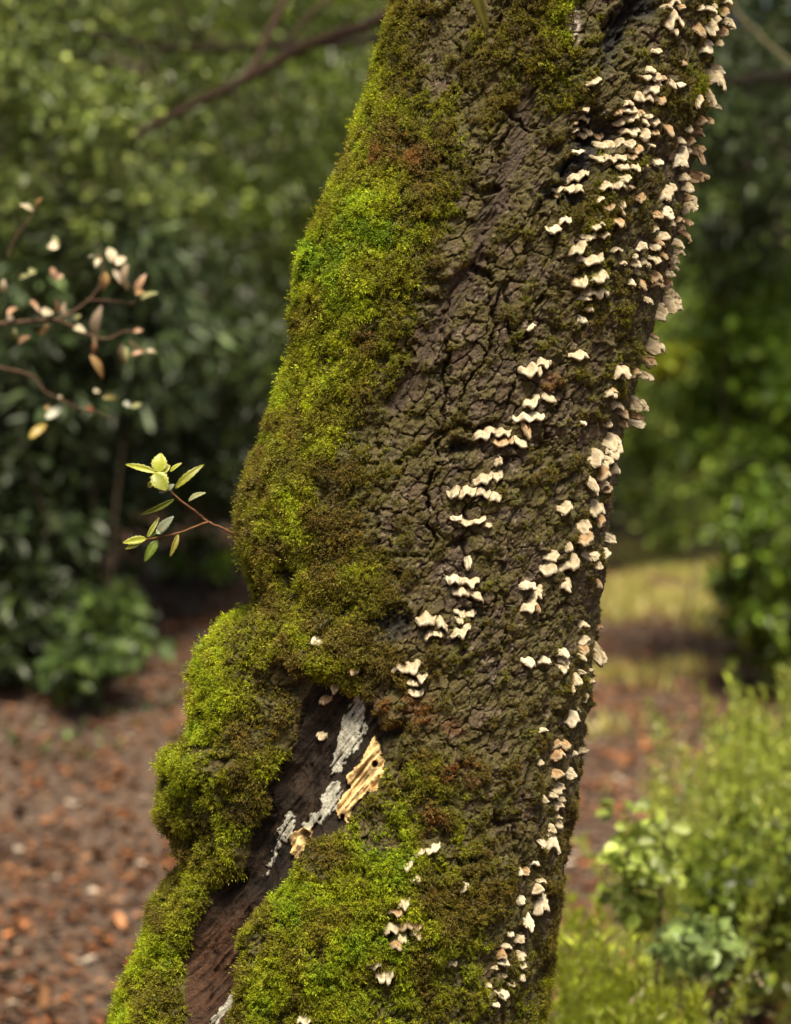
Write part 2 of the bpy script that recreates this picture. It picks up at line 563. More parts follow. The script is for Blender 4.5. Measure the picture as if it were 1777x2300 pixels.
    # burl lumps, left lobes
    for (a, b, c, d, an, dp) in [(540, 1560, 90, 120, 20, .038), (440, 1730, 90, 60, 0, .040), (540, 1740, 80, 90, 30, .022), (430, 1830, 60, 34, 0, .03), (440, 2010, 60, 110, 30, .02), (455, 1500, 60, 60, 0, .012),
                                 (640, 1450, 110, 60, 0, .02), (820, 2020, 200, 150, 0, .02), (640, 2200, 120, 130, 0, .02), (900, 1430, 140, 60, 0, .008), (620, 1150, 100, 120, 0, .012),
                                 (700, 560, 150, 120, 0, .010), (860, 1600, 60, 26, -10, .016), (740, 1480, 60, 40, 0, .010), (690, 1030, 90, 70, 0, .008)]:
        h = h + dp * ell(PX, PY, a, b, c, d, an, 0.8) * front
    holes = np.zeros(scar.shape); char = np.zeros(scar.shape)
    for (a, b, c, d, an, dp, ch) in HOLES:
        e = ell(PX + w1 * 16 + f1_ * 5, PY + w2 * 16 + f2_ * 5, a, b, c, d, an, 0.45) * front
        h = h - dp * e
        holes = np.maximum(holes, e); char = np.maximum(char, e * ch)
    # the scar: sunk wood with grain
    cs = np.clip(ell(PX, PY, 700, 1700, 80, 170, 30, .7) + ell(PX, PY, 590, 1900, 70, 130, 35, .7) + ell(PX, PY, 480, 2180, 90, 160, 25, .7), 0, 1)
    grain = fbm((u * 0.86 - v * 0.5) * 190, (v * 0.86 + u * 0.5) * 20, None, 33, 4)
    hs = -0.012 - 0.016 * cs + 0.0022 * grain + 0.004 * fbm(u * 60, v * 40, None, 36, 3) + 0.0015 * n_m
    hs = hs + np.where(tan, 0.006 + 0.003 * grain, 0) + np.where(lich, 0.002, 0) - 0.018 * np.clip(inner_hole, 0, 1)
    hs = hs + np.where(tan, 0.003 * fbm((u * .86 - v * .5) * 90, (v * .86 + u * .5) * 14, None, 35, 3), 0)
    base_l = 0.02 * ell(PX, PY, 520, 1560, 130, 170, 20, .8)
    blur = scar.astype(float)
    for _k in range(3):
        for ax in (0, 1):
            pad = [(7, 7) if q == ax else (0, 0) for q in (0, 1)]
            c_ = np.cumsum(np.pad(blur, pad, 'edge'), ax)
            m_ = blur.shape[ax]
            blur = (np.take(c_, np.arange(14, 14 + m_), ax) - np.take(c_, np.arange(0, m_), ax)) / 14.0
    bl = np.clip(blur, 0, 1)
    h = h * (1 - bl) + (hs + base_l) * bl
    h = h * np.where(front, 1.0, 0.5)
    # keep the silhouettes where the photo has them
    edge = np.clip(np.abs(np.cos(T)), 0, 1) ** 6
    h = h * (1 - 0.25 * edge) - 0.004 * edge - 0.009 * edge * (np.cos(T) < 0)
    V = V + N * h[..., None]
    nr, nc = T.shape
    # ---- colours
    base = np.stack([0.125 + 0.06 * (pr2 - .5), 0.094 + 0.042 * (pr2 - .5), 0.062 + 0.025 * (pr2 - .5)], -1)
    red = sstep(0.1, 0.7, fbm(u * 35, v * 35, None, 101, 3))[..., None]
    base = base * (1 - 0.5 * red) + np.array([0.115, 0.065, 0.04]) * 0.5 * red
    grey = (sstep(0.15, 0.6, fbm(u * 55, v * 55, None, 103, 4)) * sstep(-.2, .4, n_l))[..., None]
    base = base * (1 - 0.6 * grey) + np.array([0.26, 0.215, 0.165]) * 0.6 * grey
    flk = (sstep(0.50, 0.68, fbm(u * 260, v * 260, None, 104, 2)))[..., None]
    base = base * (1 - .75 * flk) + np.array([0.42, 0.39, 0.34]) * .75 * flk
    film = np.clip(sstep(-0.35, 0.45, fbm(u * 60, v * 60, None, 105, 4) + 1.8 * (mg - 0.24)), 0, 1)[..., None] * 0.72
    base = base * (1 - film) + np.array([0.145, 0.135, 0.022]) * film
    rust = np.zeros(scar.shape)
    for (a, b, c, d) in [(925, 350, 45, 40), (860, 345, 30, 30), (955, 480, 22, 14), (955, 1850, 60, 45), (1240, 860, 30, 18), (1035, 1740, 60, 30), (890, 1580, 80, 24), (920, 1610, 60, 30),
                         (1330, 740, 30, 20), (1000, 1640, 50, 30), (900, 760, 40, 20)]:
        rust = np.maximum(rust, ell(jx, jy, a, b, c, d, 0, .5))
    rust = np.clip(rust * sstep(-.5, .3, n_m), 0, 1) * front
    base = base * (1 - .75 * rust[..., None]) + np.array([0.24, 0.10, 0.045]) * .75 * rust[..., None]
    base = base * np.array([.50, .425, .335])
    base = base * (1 - strip[..., None] * .8) + np.array([0.052, 0.032, 0.020]) * .8 * strip[..., None]
    md = mossd[..., None]
    base = base * (1 - md) + np.array([0.07, 0.06, 0.014]) * md
    base = base * (1 - char[..., None]) + np.array([0.013, 0.011, 0.009]) * char[..., None]
    peel = np.clip(ell(kx, ky, 1265, 50, 8, 26, 10, .3) + ell(kx, ky, 1290, 55, 14, 36, 5, .3), 0, 1)[..., None] * front[..., None]
    base = base * (1 - peel) + np.array([0.42, 0.36, 0.31]) * peel
    dark = np.array([0.014, 0.009, 0.006]) * (1 + .7 * np.clip(grain, -1, 1)[..., None])
    brownlow = sstep(1980, 2120, PY)[..., None]
    dark = dark * (1 - brownlow) + np.array([0.048, 0.023, 0.013]) * (1 + .6 * np.clip(grain, -1, 1)[..., None]) * brownlow
    brn = sstep(0.1, .6, fbm(u * 50, v * 50, None, 106, 3))[..., None] * 0.5
    dark = dark * (1 - brn) + np.array([0.042, 0.026, 0.017]) * brn
    sc = np.where(lich[..., None], np.array([0.36, 0.345, 0.29]) * (1 + .25 * np.clip(gr, -1, 1)[..., None]), dark)
    sc = np.where(tan[..., None], np.array([0.62, 0.43, 0.20]) * (1 + .55 * np.clip(grain * 1.4 + .35 * gr, -1, .6)[..., None]), sc)
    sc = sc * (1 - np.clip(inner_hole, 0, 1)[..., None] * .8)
    base = np.where(scar[..., None], sc, base)
    base = np.clip(base, 0.004, 0.9)
    # normals of the displaced sheet
    du = np.roll(V, -1, 1) - np.roll(V, 1, 1)
    dv = np.gradient(V, axis=0)
    NN = np.cross(dv, du)
    NN /= np.linalg.norm(NN, axis=-1, keepdims=True) + 1e-12
    flip = (NN * N).sum(-1).mean() < 0
    if flip:
        NN = -NN
    TR.update(V=V, N=NN, BN=N, PX=PX, PY=PY, moss=mossd, hue=hg, scar=scar, front=front, rust=rust, s=s, char=char, nf=len(th_f), strip=strip, T=T, mg=mg, cush=cush, film=film[..., 0], hole=holes, pil2=pil2)
    # ---- faces
    i, j = np.meshgrid(np.arange(nr - 1), np.arange(nc), indexing='ij')
    jn = (j + 1) % nc
    F = np.stack([i * nc + j, i * nc + jn, (i + 1) * nc + jn, (i + 1) * nc + j], -1).reshape(-1, 4)
    if flip is False:
        F = F[:, ::-1]
    fi = (i * nc + j).ravel()
    cidf = cid.ravel()[fi]; tanf = tan.ravel()[fi]; scf = scar.ravel()[fi]
    visf = ((np.sin(T) > 0.12) & (PY > -20) & (PY < 2320)).ravel()[fi]
    mossf = mossd.ravel()[fi]
    part = np.full(len(fi), -1)
    part[scf & ~tanf] = -2
    part[tanf] = -3
    # plates: the most visible bare cells
    ok = visf & ~scf
    ids, inv = np.unique(cidf[ok], return_inverse=True)
    wgt = np.bincount(inv, weights=(1 - mossf[ok]) * (np.sin(T).ravel()[fi][ok]))
    best = ids[np.argsort(-wgt)[:299]]
    root = empty('mossy_tree', (float(CX[-1]), YC, 0), 'large leaning tree trunk covered in green moss and cracked grey bark, filling the middle', 'tree')
    loc = np.array([float(CX[-1]), YC, 0])
    Vf = V.reshape(-1, 3); Cf = base.reshape(-1, 3)

    def sub(mask, name, mat, parent):
        f = F[mask]
        uq, iv = np.unique(f, return_inverse=True)
        return mesh_obj(name, Vf[uq] - loc, iv.reshape(-1, 4), mat, parent, Cf[uq])
    pl = np.isin(cidf, best) & ok
    trunk = sub((part == -1) & ~pl, 'trunk', M_BARK, root)
    trunk['kind'] = 'thing'
    w = sub(part == -2, 'bare_wood', M_WOOD, trunk)
    w['label'] = 'dark rotten wood scar with white lichen streaks'
    tidf = tan_id.ravel()[fi]
    for k_, lb in enumerate(('long pale splintered wood in the scar', 'pale rotten wood around a hole', 'pale wood sliver at the foot of the scar')):
        w = sub((part == -3) & (tidf == k_), 'broken_wood', M_TAN, trunk)
        w['label'] = lb
    order = np.argsort(cidf[pl], kind='stable')
    fp = F[pl][order]; cc = cidf[pl][order]
    cuts = np.nonzero(np.diff(cc))[0] + 1
    for f in np.split(fp, cuts):
        uq, iv = np.unique(f, return_inverse=True)
        mesh_obj('bark_plate', Vf[uq] - loc, iv.reshape(-1, 4), M_BARK, trunk, Cf[uq])
    TR['root'] = root; TR['trunk'] = trunk; TR['loc'] = loc


build_trunk()


# ------------------------------------------------------------------ moss (instanced sprigs, stuff)
def sprig_mesh(name, seed, n=8, L=0.010):
    r = np.random.default_rng(seed)
    V = []; F = []
    bend = r.uniform(-.35, .35, 2)
    for sh in range(3):
        a0 = r.uniform(0, 6.28); tilt = r.uniform(.15, .55) if sh else 0.1
        dr = np.array([math.cos(a0) * tilt, math.sin(a0) * tilt, 1.0]); dr /= np.linalg.norm(dr)
        LL = L * r.uniform(.65, 1.0)
        for k in range(n):
            t = (k + .6) / n
            c = dr * LL * t + np.array([bend[0], bend[1], 0]) * L * t * t
            a = k * 2.4 + r.uniform(-.4, .4)
            w = L * 0.23 * (1.15 - 0.75 * t)
            d = np.array([math.cos(a), math.sin(a), 0.75 + t * .5]); d /= np.linalg.norm(d)
            sd = np.cross(d, dr); sd /= np.linalg.norm(sd)
            i = len(V)
            V += [c - sd * w * .28, c + sd * w * .28, c + d * w * 1.5]
            F.append((i, i + 1, i + 2))
    me = bpy.data.meshes.new(name)
    me.from_pydata([tuple(v) for v in V], [], F)
    tp = me.attributes.new('tip', 'FLOAT', 'POINT')
    tp.data.foreach_set('value', [min(1.0, max(0.0, v[2] / L)) for v in V])
    me.materials.append(M_MOSS)
    o = bpy.data.objects.new(name, me)
    return o


def instancer(name, pts, rot, scl, cols, protos, parent=None, kind='stuff'):
    me = bpy.data.meshes.new(name)
    me.vertices.add(len(pts)); me.vertices.foreach_set('co', np.asarray(pts, np.float32).ravel())
    a = me.attributes.new('rot', 'FLOAT_VECTOR', 'POINT'); a.data.foreach_set('vector', np.asarray(rot, np.float32).ravel())
    a = me.attributes.new('scl', 'FLOAT', 'POINT'); a.data.foreach_set('value', np.asarray(scl, np.float32))
    c = np.ones((len(pts), 4), np.float32); c[:, :3] = cols
    a = me.attributes.new('col', 'FLOAT_COLOR', 'POINT'); a.data.foreach_set('color', c.ravel())
    o = bpy.data.objects.new(name, me); link(o, parent)
    ng = bpy.data.node_groups.new(name + '_nodes', 'GeometryNodeTree')
    ng.interface.new_socket('Geometry', in_out='INPUT', socket_type='NodeSocketGeometry')
    ng.interface.new_socket('Geometry', in_out='OUTPUT', socket_type='NodeSocketGeometry')
    n, l = ng.nodes, ng.links
    gi = n.new('NodeGroupInput'); go = n.new('NodeGroupOutput')
    ip = n.new('GeometryNodeInstanceOnPoints')
    jn = n.new('GeometryNodeJoinGeometry')
    for p in protos:
        oi = n.new('GeometryNodeObjectInfo'); oi.inputs['Object'].default_value = p; oi.inputs['As Instance'].default_value = True
        l.new(oi.outputs['Geometry'], jn.inputs[0])
    l.new(gi.outputs[0], ip.inputs['Points']); l.new(jn.outputs[0], ip.inputs['Instance'])
    ip.inputs['Pick Instance'].default_value = True
    ri = n.new('FunctionNodeRandomValue'); ri.data_type = 'INT'
    ri.inputs[4].default_value = 0; ri.inputs[5].default_value = len(protos) - 1
    l.new(ri.outputs[2], ip.inputs['Instance Index'])
    ar = n.new('GeometryNodeInputNamedAttribute'); ar.data_type = 'FLOAT_VECTOR'; ar.inputs[0].default_value = 'rot'
    er = n.new('FunctionNodeEulerToRotation')
    l.new(ar.outputs[0], er.inputs[0]); l.new(er.outputs[0], ip.inputs['Rotation'])
    as_ = n.new('GeometryNodeInputNamedAttribute'); as_.data_type = 'FLOAT'; as_.inputs[0].default_value = 'scl'
    l.new(as_.outputs[0], ip.inputs['Scale'])
    l.new(ip.outputs[0], go.inputs[0])
    md = o.modifiers.new('scatter', 'NODES'); md.node_group = ng
    o['kind'] = kind
    return o


def dir_to_euler(d, roll):
    """z axis of the instance onto d, then spin about it; returns XYZ euler"""
    d = d / (np.linalg.norm(d, axis=1, keepdims=True) + 1e-9)
    # R = Rz(phi) Ry(theta) Rz(roll) -> matrix -> xyz euler
    th = np.arccos(np.clip(d[:, 2], -1, 1)); ph = np.arctan2(d[:, 1], d[:, 0])
    ct, st, cf, sf, cr, sr = np.cos(th), np.sin(th), np.cos(ph), np.sin(ph), np.cos(roll), np.sin(roll)
    r00 = cf * ct * cr - sf * sr; r10 = sf * ct * cr + cf * sr; r20 = -st * cr
    r21 = st * sr; r22 = ct
    ey = np.arcsin(np.clip(-r20, -1, 1)); ex = np.arctan2(r21, r22); ez = np.arctan2(r10, r00)
    return np.stack([ex, ey, ez], 1)


MOSSPAL = np.array([[0.34, 0.15, 0.045], [0.20, 0.13, 0.03], [0.18, 0.155, 0.022], [0.22, 0.205, 0.018], [0.28, 0.295, 0.018], [0.36, 0.42, 0.020], [0.28, 0.38, 0.018], [0.18, 0.30, 0.015]])


def build_moss():
    V, N, BN = TR['V'], TR['N'], TR['BN']
    m = TR['moss']; nf = TR['nf']
    a, b = V[:-1, :nf - 1], V[1:, 1:nf]
    area = np.linalg.norm(np.cross(V[1:, :nf - 1] - a, V[:-1, 1:nf] - a), axis=-1)
    vis = ((TR['PY'] > -120) & (TR['PY'] < 2420))[:-1, :nf - 1]
    d = m[:-1, :nf - 1]
    d = d * 1.0 + 0.38 * TR['film'][:-1, :nf - 1] * (~TR['scar'][:-1, :nf - 1])
    d = d * (1 - TR['char'][:-1, :nf - 1] * .95)
    w = (d * (0.25 + 1.2 * sstep(.35, .85, TR['pil2'][:-1, :nf - 1])) * (0.22 + sstep(-.30, .25, TR['cush'][:-1, :nf - 1])) * area * vis).ravel()
    n = 230000
    idx = rng.choice(len(w), n, p=w / w.sum())
    r, c = idx // (nf - 1), idx % (nf - 1)
    t, s = rng.random((2, n, 1))
    pos = V[r, c] * (1 - t) * (1 - s) + V[r + 1, c] * t * (1 - s) + V[r, c + 1] * (1 - t) * s + V[r + 1, c + 1] * t * s
    nn = N[r, c] * 0.6 + BN[r, c] * 0.4
    dn = m[r, c]
    mgr = sstep(.3, .95, TR['mg'][r, c])
    sc = (0.24 + 0.28 * dn + 0.60 * dn * mgr) * rng.uniform(.5, 1.5, n) * np.where(rng.random(n) < .04, 1.6, 1.0)
    hang = vnoise(pos[:, 0] * 9, pos[:, 2] * 9, None, 200)
    dirs = nn + rng.normal(0, 0.42, (n, 3))
    dirs[:, 2] += -0.15 + 0.35 * hang
    hue = TR['hue'][r, c] * 6.2 + 1.5 * vnoise(pos[:, 0] * 22, pos[:, 2] * 22, None, 201) + 0.9 * vnoise(pos[:, 0] * 70, pos[:, 2] * 70, None, 202) + rng.normal(0, .5, n)
    hue -= 2.2 * sstep(.1, .55, fbm(pos[:, 0] * 28, pos[:, 2] * 28, None, 207, 3))
    hue = np.maximum(hue, 1.5 + rng.normal(0, .35, n))
    hue = hue * (1 - TR['rust'][r, c] * .9)
    hue = np.clip(hue, 0, 6.999)
    k = hue.astype(int); f = (hue - k)[:, None]
    col = MOSSPAL[k] * (1 - f) + MOSSPAL[k + 1] * f
    dryn = sstep(.2, .6, fbm(pos[:, 0] * 30, pos[:, 2] * 30, None, 203, 3))[:, None] * .5 * (1 - sstep(.5, .8, TR['hue'][r, c]))[:, None]
    col = col * (1 - dryn) + np.array([0.14, 0.10, 0.03]) * dryn
    col = col * rng.uniform(.68, 1.5, (n, 1)) * (1 + .3 * vnoise(pos[:, 0] * 60, pos[:, 2] * 60, None, 205))[:, None]
    pos = pos - nn * 0.001 - TR['loc']
    rot = dir_to_euler(dirs, rng.uniform(0, 6.28, n))
    protos = [sprig_mesh('moss_sprig', 300 + i) for i in range(4)]
    o = instancer('moss', pos, rot, sc, col, protos, TR['trunk'])
    return o


build_moss()

# ------------------------------------------------------------------ surface lookup for what grows on the trunk
V, PXa, PYa = TR['V'], TR['PX'], TR['PY']
PXa, PYa = proj(V)
_sel = (np.sin(TR['T']) > 0.05) & (PYa > -60) & (PYa < 2380)
_sel[::1, ::1] &= True
_mask = np.zeros(_sel.shape, bool); _mask[::3, ::3] = True
_sel &= _mask
_pts = V[_sel]; _bn = TR['BN'][_sel]; _ppx = PXa[_sel]; _ppy = PYa[_sel]
KD = kdtree.KDTree(len(_pts))
for _i in range(len(_pts)):
    KD.insert((_ppx[_i], _ppy[_i], 0), _i)
KD.balance()


def on_trunk(px, py):
    acc = np.zeros(3); nn = np.zeros(3); w = 0
    near = KD.find_n((px, py, 0), 9)
    for co, i, d in near:
        acc += _pts[i]; nn += _bn[i]; w += 1
    acc /= w; nn /= np.linalg.norm(nn)
    Y = acc[1]
    p = P(px, py, Y)
    return p, nn


# ------------------------------------------------------------------ bracket fungi
ZT = {'A': (1350, 0, .1831), 'B': (1220, 130, .1831), 'C': (1350, 380, .1831), 'D': (1100, 500, .4013), 'E': (900, 900, .3557), 'F': (1100, 1400, .412),
      'G': (1000, 1800, .2289), 'H': (600, 1800, .415), 'I': (200, 1300, .474)}
FUNGI = {
 'A': [[(780,60,940,30,90,40),(750,110,840,90,50,20),(900,110,1000,90,60,20,1)],[(715,330,860,200,160,40),(860,210,975,310,110,30)],[(740,440,920,410,80,40)],[(555,650,730,660,60,40)],
  [(1390,10,1530,10,110,10),(1300,90,1370,60,60,5)],[(1140,130,1240,90,60,20),(1230,120,1335,150,80,20)],[(1400,140,1495,130,90,10,1)],
  [(1270,300,1400,220,80,10),(1390,240,1535,340,110,30),(1190,350,1340,340,150,20),(1100,380,1200,350,120,10,1)],[(1370,420,1490,400,90,30,1),(1390,530,1450,520,60,5)],[(1090,640,1310,560,110,20,2)],
  [(930,800,1020,780,70,20,1)],[(530,890,660,880,70,30),(450,950,590,960,50,10),(590,960,700,940,70,10)],[(680,990,780,970,60,20,1),(760,1000,870,1100,110,20),(830,1040,980,1050,50,15,2)],[(480,1130,700,1060,90,10)],
  [(1290,870,1390,880,120,20),(1260,1010,1430,1000,180,40)],[(1035,1270,1210,1240,110,30),(1200,1180,1340,1240,180,30),(1330,1290,1395,1320,60,10)],
  [(230,1290,380,1280,60,15),(380,1220,510,1210,120,30),(500,1210,620,1230,100,20),(600,1240,760,1240,90,20,1)],[(165,1400,240,1380,70,10,1),(230,1370,420,1380,80,30),(400,1390,480,1400,70,10,1)],
  [(155,1530,300,1490,70,20),(300,1470,450,1460,80,30),(480,1500,560,1530,70,5),(560,1520,690,1490,80,20)],[(505,1430,635,1430,45,15)],
  [(245,1650,440,1640,80,40),(430,1700,560,1640,90,20),(560,1640,680,1640,70,20,1)],[(-90,1810,40,1790,90,20),(30,1800,150,1790,80,20),(150,1790,260,1720,90,10),(265,1780,380,1770,80,20),(320,1850,500,1850,90,20,1)],
  [(700,1570,820,1640,130,30,1)],[(560,1790,645,1800,35,15)],[(-110,1950,20,1960,70,10),(0,1960,170,1960,80,20),(150,1960,300,1940,70,20),(300,1940,410,1920,60,10,1)],[(560,2010,720,2010,70,25,2)],
  [(200,2080,320,2040,80,20),(320,2080,450,2060,80,20),(430,2050,550,2040,80,20)],[(950,1590,1060,1590,90,40,2)],[(1070,1500,1230,1500,90,30,1),(1190,1470,1330,1500,80,20,1)],[(1060,1640,1170,1640,110,30,1)],
  [(880,1750,985,1730,80,20),(990,1760,1085,1750,90,30,1)],[(950,1850,1040,1830,60,10),(830,2010,1010,1900,150,10,2)],[(1040,1900,1165,1900,180,20,1),(1090,1820,1235,1840,70,20,1)]],
 'B': [[(495,350,700,280,70,20)],[(430,660,550,650,70,30)],[(380,740,550,780,80,30),(335,810,420,790,50,5,1)],[(280,930,430,900,60,40),(400,950,530,930,70,-10),(470,880,600,960,70,20),(600,960,720,970,80,10,1)],
  [(290,1170,500,1160,50,15,2)],[(230,1530,540,1430,90,30)],[(100,1640,240,1620,60,20),(230,1640,370,1620,90,30),(360,1640,490,1640,110,30),(130,1710,200,1690,70,10,1)],[(610,1760,735,1740,50,20)],
  [(630,1590,830,1580,100,20),(820,1570,1010,1590,90,30)],[(930,1500,1040,1480,70,20),(980,1590,1090,1590,60,20,1)],[(880,1800,990,1790,80,20)],[(720,1860,860,1840,80,30,1),(850,1840,985,1930,90,30)],
  [(160,2020,330,2000,100,25,2)],[(30,2120,210,2120,100,20,2)],[(740,2060,970,2100,120,90,1)],[(520,2080,700,2090,80,20),(640,2050,730,2040,50,15)],[(1090,1750,1220,1700,80,10,1)]],
 'C': [[(905,110,1030,110,80,20)],[(1030,130,1170,100,100,20,1),(1160,90,1280,100,60,20,1)],[(760,230,880,250,90,20),(880,250,1060,240,110,30)],[(610,410,820,330,150,90),(720,490,800,490,60,5,2)],
  [(950,360,1040,350,80,20,1),(870,540,1130,400,100,20)],[(680,570,845,570,90,20,2),(605,570,690,560,80,10,1)],[(820,620,960,640,60,20,1),(950,630,1060,650,90,20,1)],[(720,700,860,690,90,30),(850,710,980,720,100,20,1)],
  [(555,750,670,740,70,20)],[(620,850,800,830,80,20)],[(920,810,1010,820,120,20,1)],[(780,930,920,920,110,30)],[(630,920,730,930,80,20,1),(555,980,690,970,80,30)],[(400,970,520,960,90,20,2),(335,1080,415,1060,50,15)],
  [(860,1030,970,1040,60,20)],[(75,990,245,1000,50,15)],[(190,1150,270,1150,45,10)],[(330,1190,440,1150,70,20),(430,1160,530,1150,90,20),(520,1170,585,1180,60,10)],[(540,1110,660,1110,80,20),(660,1070,760,1080,70,20,1)],
  [(800,1120,900,1130,100,20),(800,1220,890,1210,70,10)],[(710,1290,810,1280,80,20)],[(510,1330,680,1350,110,30,1),(560,1430,700,1400,100,20,1),(690,1400,800,1400,110,20,1)],[(275,1410,360,1370,80,5,2),(350,1380,510,1450,140,20,1)],
  [(480,1600,550,1600,90,10)],[(590,1830,740,1720,120,10),(720,1740,870,1600,150,30)],[(560,2040,630,2040,70,10,1)]],
 'D': [[(430,180,530,130,50,10),(470,210,620,200,50,-5)],[(510,90,590,80,40,10),(600,75,665,75,30,10)],[(460,360,535,330,60,15),(530,330,640,310,70,25),(510,400,650,400,50,15),(470,430,555,430,30,10)],[(515,485,570,485,40,10)],
  [(455,555,530,550,45,15,2)],[(200,595,255,580,30,5,2)],[(435,760,540,755,40,20)],[(245,800,335,800,50,20),(165,850,280,840,65,25)],[(640,850,760,845,60,20)],[(850,715,950,705,60,20),(810,790,875,770,60,10)],
  [(870,780,910,785,50,5,1)],[(760,850,820,835,40,5,1)],[(835,870,880,860,50,5)],[(600,970,695,965,50,20),(640,950,695,945,30,10,1)],[(180,1030,270,990,50,10),(270,980,360,1010,50,20)],[(115,1100,290,1095,50,15,2)],
  [(655,1040,720,1030,50,15),(690,1080,750,1070,50,15,1),(745,1030,795,1030,90,20)],[(800,1015,850,1020,60,10)],[(790,1090,835,1090,40,5,1),(765,1130,835,1130,50,15,2),(690,1130,745,1125,40,10,1)],[(490,1125,530,1122,20,5,2)],
  [(625,1130,665,1120,35,5)],[(170,1160,215,1160,90,5,1)],[(595,1250,705,1220,70,10),(610,1290,700,1270,70,10),(520,1340,610,1300,70,10),(590,1350,665,1340,50,10)],[(560,1420,640,1390,70,10,1),(640,1400,695,1390,70,15)],
  [(525,1460,560,1450,80,5)],[(590,1480,655,1475,40,15)]],
 'E': [[(465,240,590,200,60,15),(580,210,690,210,45,10),(560,260,700,250,50,-5,1),(690,250,790,290,60,10)],[(580,390,635,390,60,10)],[(455,520,570,490,60,15),(570,490,635,480,60,20)],
  [(295,600,370,570,60,10),(350,600,470,580,60,20),(465,590,560,600,60,20),(550,620,630,610,55,10)],[(310,740,380,735,35,-5,2)],[(360,770,450,780,40,10),(440,770,530,750,30,5),(515,790,570,790,25,5)],[(400,1030,440,1030,80,10,2)],
  [(285,1130,380,1140,55,10,2),(375,1150,490,1150,50,10)],[(325,1215,430,1220,50,15),(430,1220,515,1270,50,20)],[(330,1340,400,1350,50,10),(390,1350,470,1345,45,10),(350,1395,390,1390,40,5)],
  [(105,1410,215,1400,70,30),(225,1410,290,1440,70,20),(150,1500,200,1480,50,10),(190,1470,270,1490,40,15)],[(320,1490,430,1440,60,10)],[(975,700,1070,670,60,15)],[(1110,720,1260,690,80,30),(1200,770,1260,750,60,10,1)],
  [(1075,830,1180,800,70,20),(1055,900,1190,850,70,10,1),(1025,940,1065,920,60,5)],[(1130,985,1165,970,50,5),(1170,980,1235,985,45,10),(1230,975,1300,965,50,10,2)],[(1265,880,1310,860,60,5,2)],[(880,1000,975,985,60,15)],
  [(850,1080,960,1060,80,20),(950,1060,1110,1030,90,30)],[(965,1180,1055,1170,80,20)],[(745,1180,840,1175,50,15,2)],[(795,1240,880,1200,70,5)],[(740,1330,830,1280,60,10),(820,1300,850,1320,70,5,1)],[(1200,1040,1235,1040,40,5)],
  [(1170,1150,1215,1150,90,20,1)],[(1225,570,1305,560,45,15,1)],[(1150,540,1200,520,100,5)]],
 'F': [[(455,15,520,10,35,10)],[(545,25,600,20,25,5,1)],[(450,110,525,90,35,15),(465,150,515,130,50,5,1)],[(525,180,565,160,110,10)],[(145,205,235,230,50,15,2)],[(250,210,315,205,40,10,2)],
  [(325,170,405,170,50,15,2),(345,215,410,210,40,10),(340,245,405,240,50,10)],[(470,190,500,190,40,5)],[(460,275,500,270,30,5),(500,262,545,258,20,5)],[(430,330,475,300,60,10),(405,380,440,345,40,5)],[(505,320,535,310,35,5)],
  [(480,415,520,400,30,5)],[(430,475,475,480,25,12)],[(385,545,465,515,60,10,2)],[(255,595,300,585,20,12)],[(295,685,425,690,50,40,1),(310,735,385,715,40,20,1)],[(410,720,460,705,30,5,2),(460,705,505,685,30,5)],[(245,760,275,750,25,5)],
  [(305,840,380,835,40,25,1)],[(385,815,440,810,40,-8,2)],[(315,910,390,900,40,12),(305,940,355,940,35,5)],[(260,970,285,955,35,5)],[(365,965,400,960,18,2)],[(310,1000,385,995,30,5)],
  [(325,1060,365,1055,20,5),(315,1090,365,1080,45,5),(305,1130,335,1110,40,3)],[(240,1190,280,1185,40,5,2),(290,1180,345,1190,30,12),(260,1215,345,1200,80,15,2)],[(190,1310,250,1305,25,5,2)],[(125,1350,165,1352,35,0,2),(160,1365,205,1345,30,5,1)]],
 'G': [[(865,790,945,770,40,10),(810,880,910,830,80,5)],[(820,1060,940,940,130,5,2)],[(685,990,755,960,60,5,2)],[(710,1210,810,1170,120,10,2),(740,1140,820,1140,40,5)],[(575,1300,650,1305,45,5,2)],[(650,1370,750,1330,60,5)],
  [(500,1410,630,1440,45,15),(490,1540,560,1480,70,5,1)],[(475,1590,590,1580,50,10,2),(430,1640,500,1620,30,3)],[(685,1500,745,1490,50,8),(680,1560,745,1535,55,5)],[(665,1610,765,1600,50,10)],[(500,1720,580,1705,40,8)],[(690,1740,755,1710,70,5)],
  [(605,1790,650,1775,35,3)],[(345,1815,435,1800,35,5)],[(440,1870,600,1910,80,15,2)],[(415,2000,510,1995,45,8,2)],[(130,870,220,830,70,5,2)]],
 'H': [[(730,350,790,330,50,5,2)],[(750,400,830,420,45,5),(780,430,830,430,30,3)],[(770,280,850,270,30,0,2),(850,270,930,240,35,0,2)],[(700,570,770,540,50,10),(650,600,740,600,35,10,1)],
  [(630,700,710,690,50,15),(700,680,790,670,60,20,1),(770,670,835,670,40,5,1),(770,720,835,720,50,10),(690,740,750,740,60,15),(660,780,725,780,50,10,1)],[(555,885,620,880,40,5,2)],[(575,950,640,940,50,10),(620,940,695,930,80,15,2)],
  [(950,885,1020,875,25,5)],[(150,1190,280,1170,50,10,2)]],
 'I': [[(1430,430,1500,430,45,15),(1490,440,1570,420,55,15),(1550,460,1600,470,40,5)],[(1505,495,1560,495,30,5)],[(1505,545,1580,545,35,8)],[(1060,300,1105,300,40,5,2)],[(1230,450,1280,440,35,15,1)],
  [(1095,590,1150,570,35,10,1),(1150,520,1205,500,50,10)],[(1085,750,1130,740,30,5)]],
}
TONE = {0: np.array([0.63, 0.54, 0.39]), 1: np.array([0.47, 0.31, 0.17]), 2: np.array([0.78, 0.71, 0.56])}


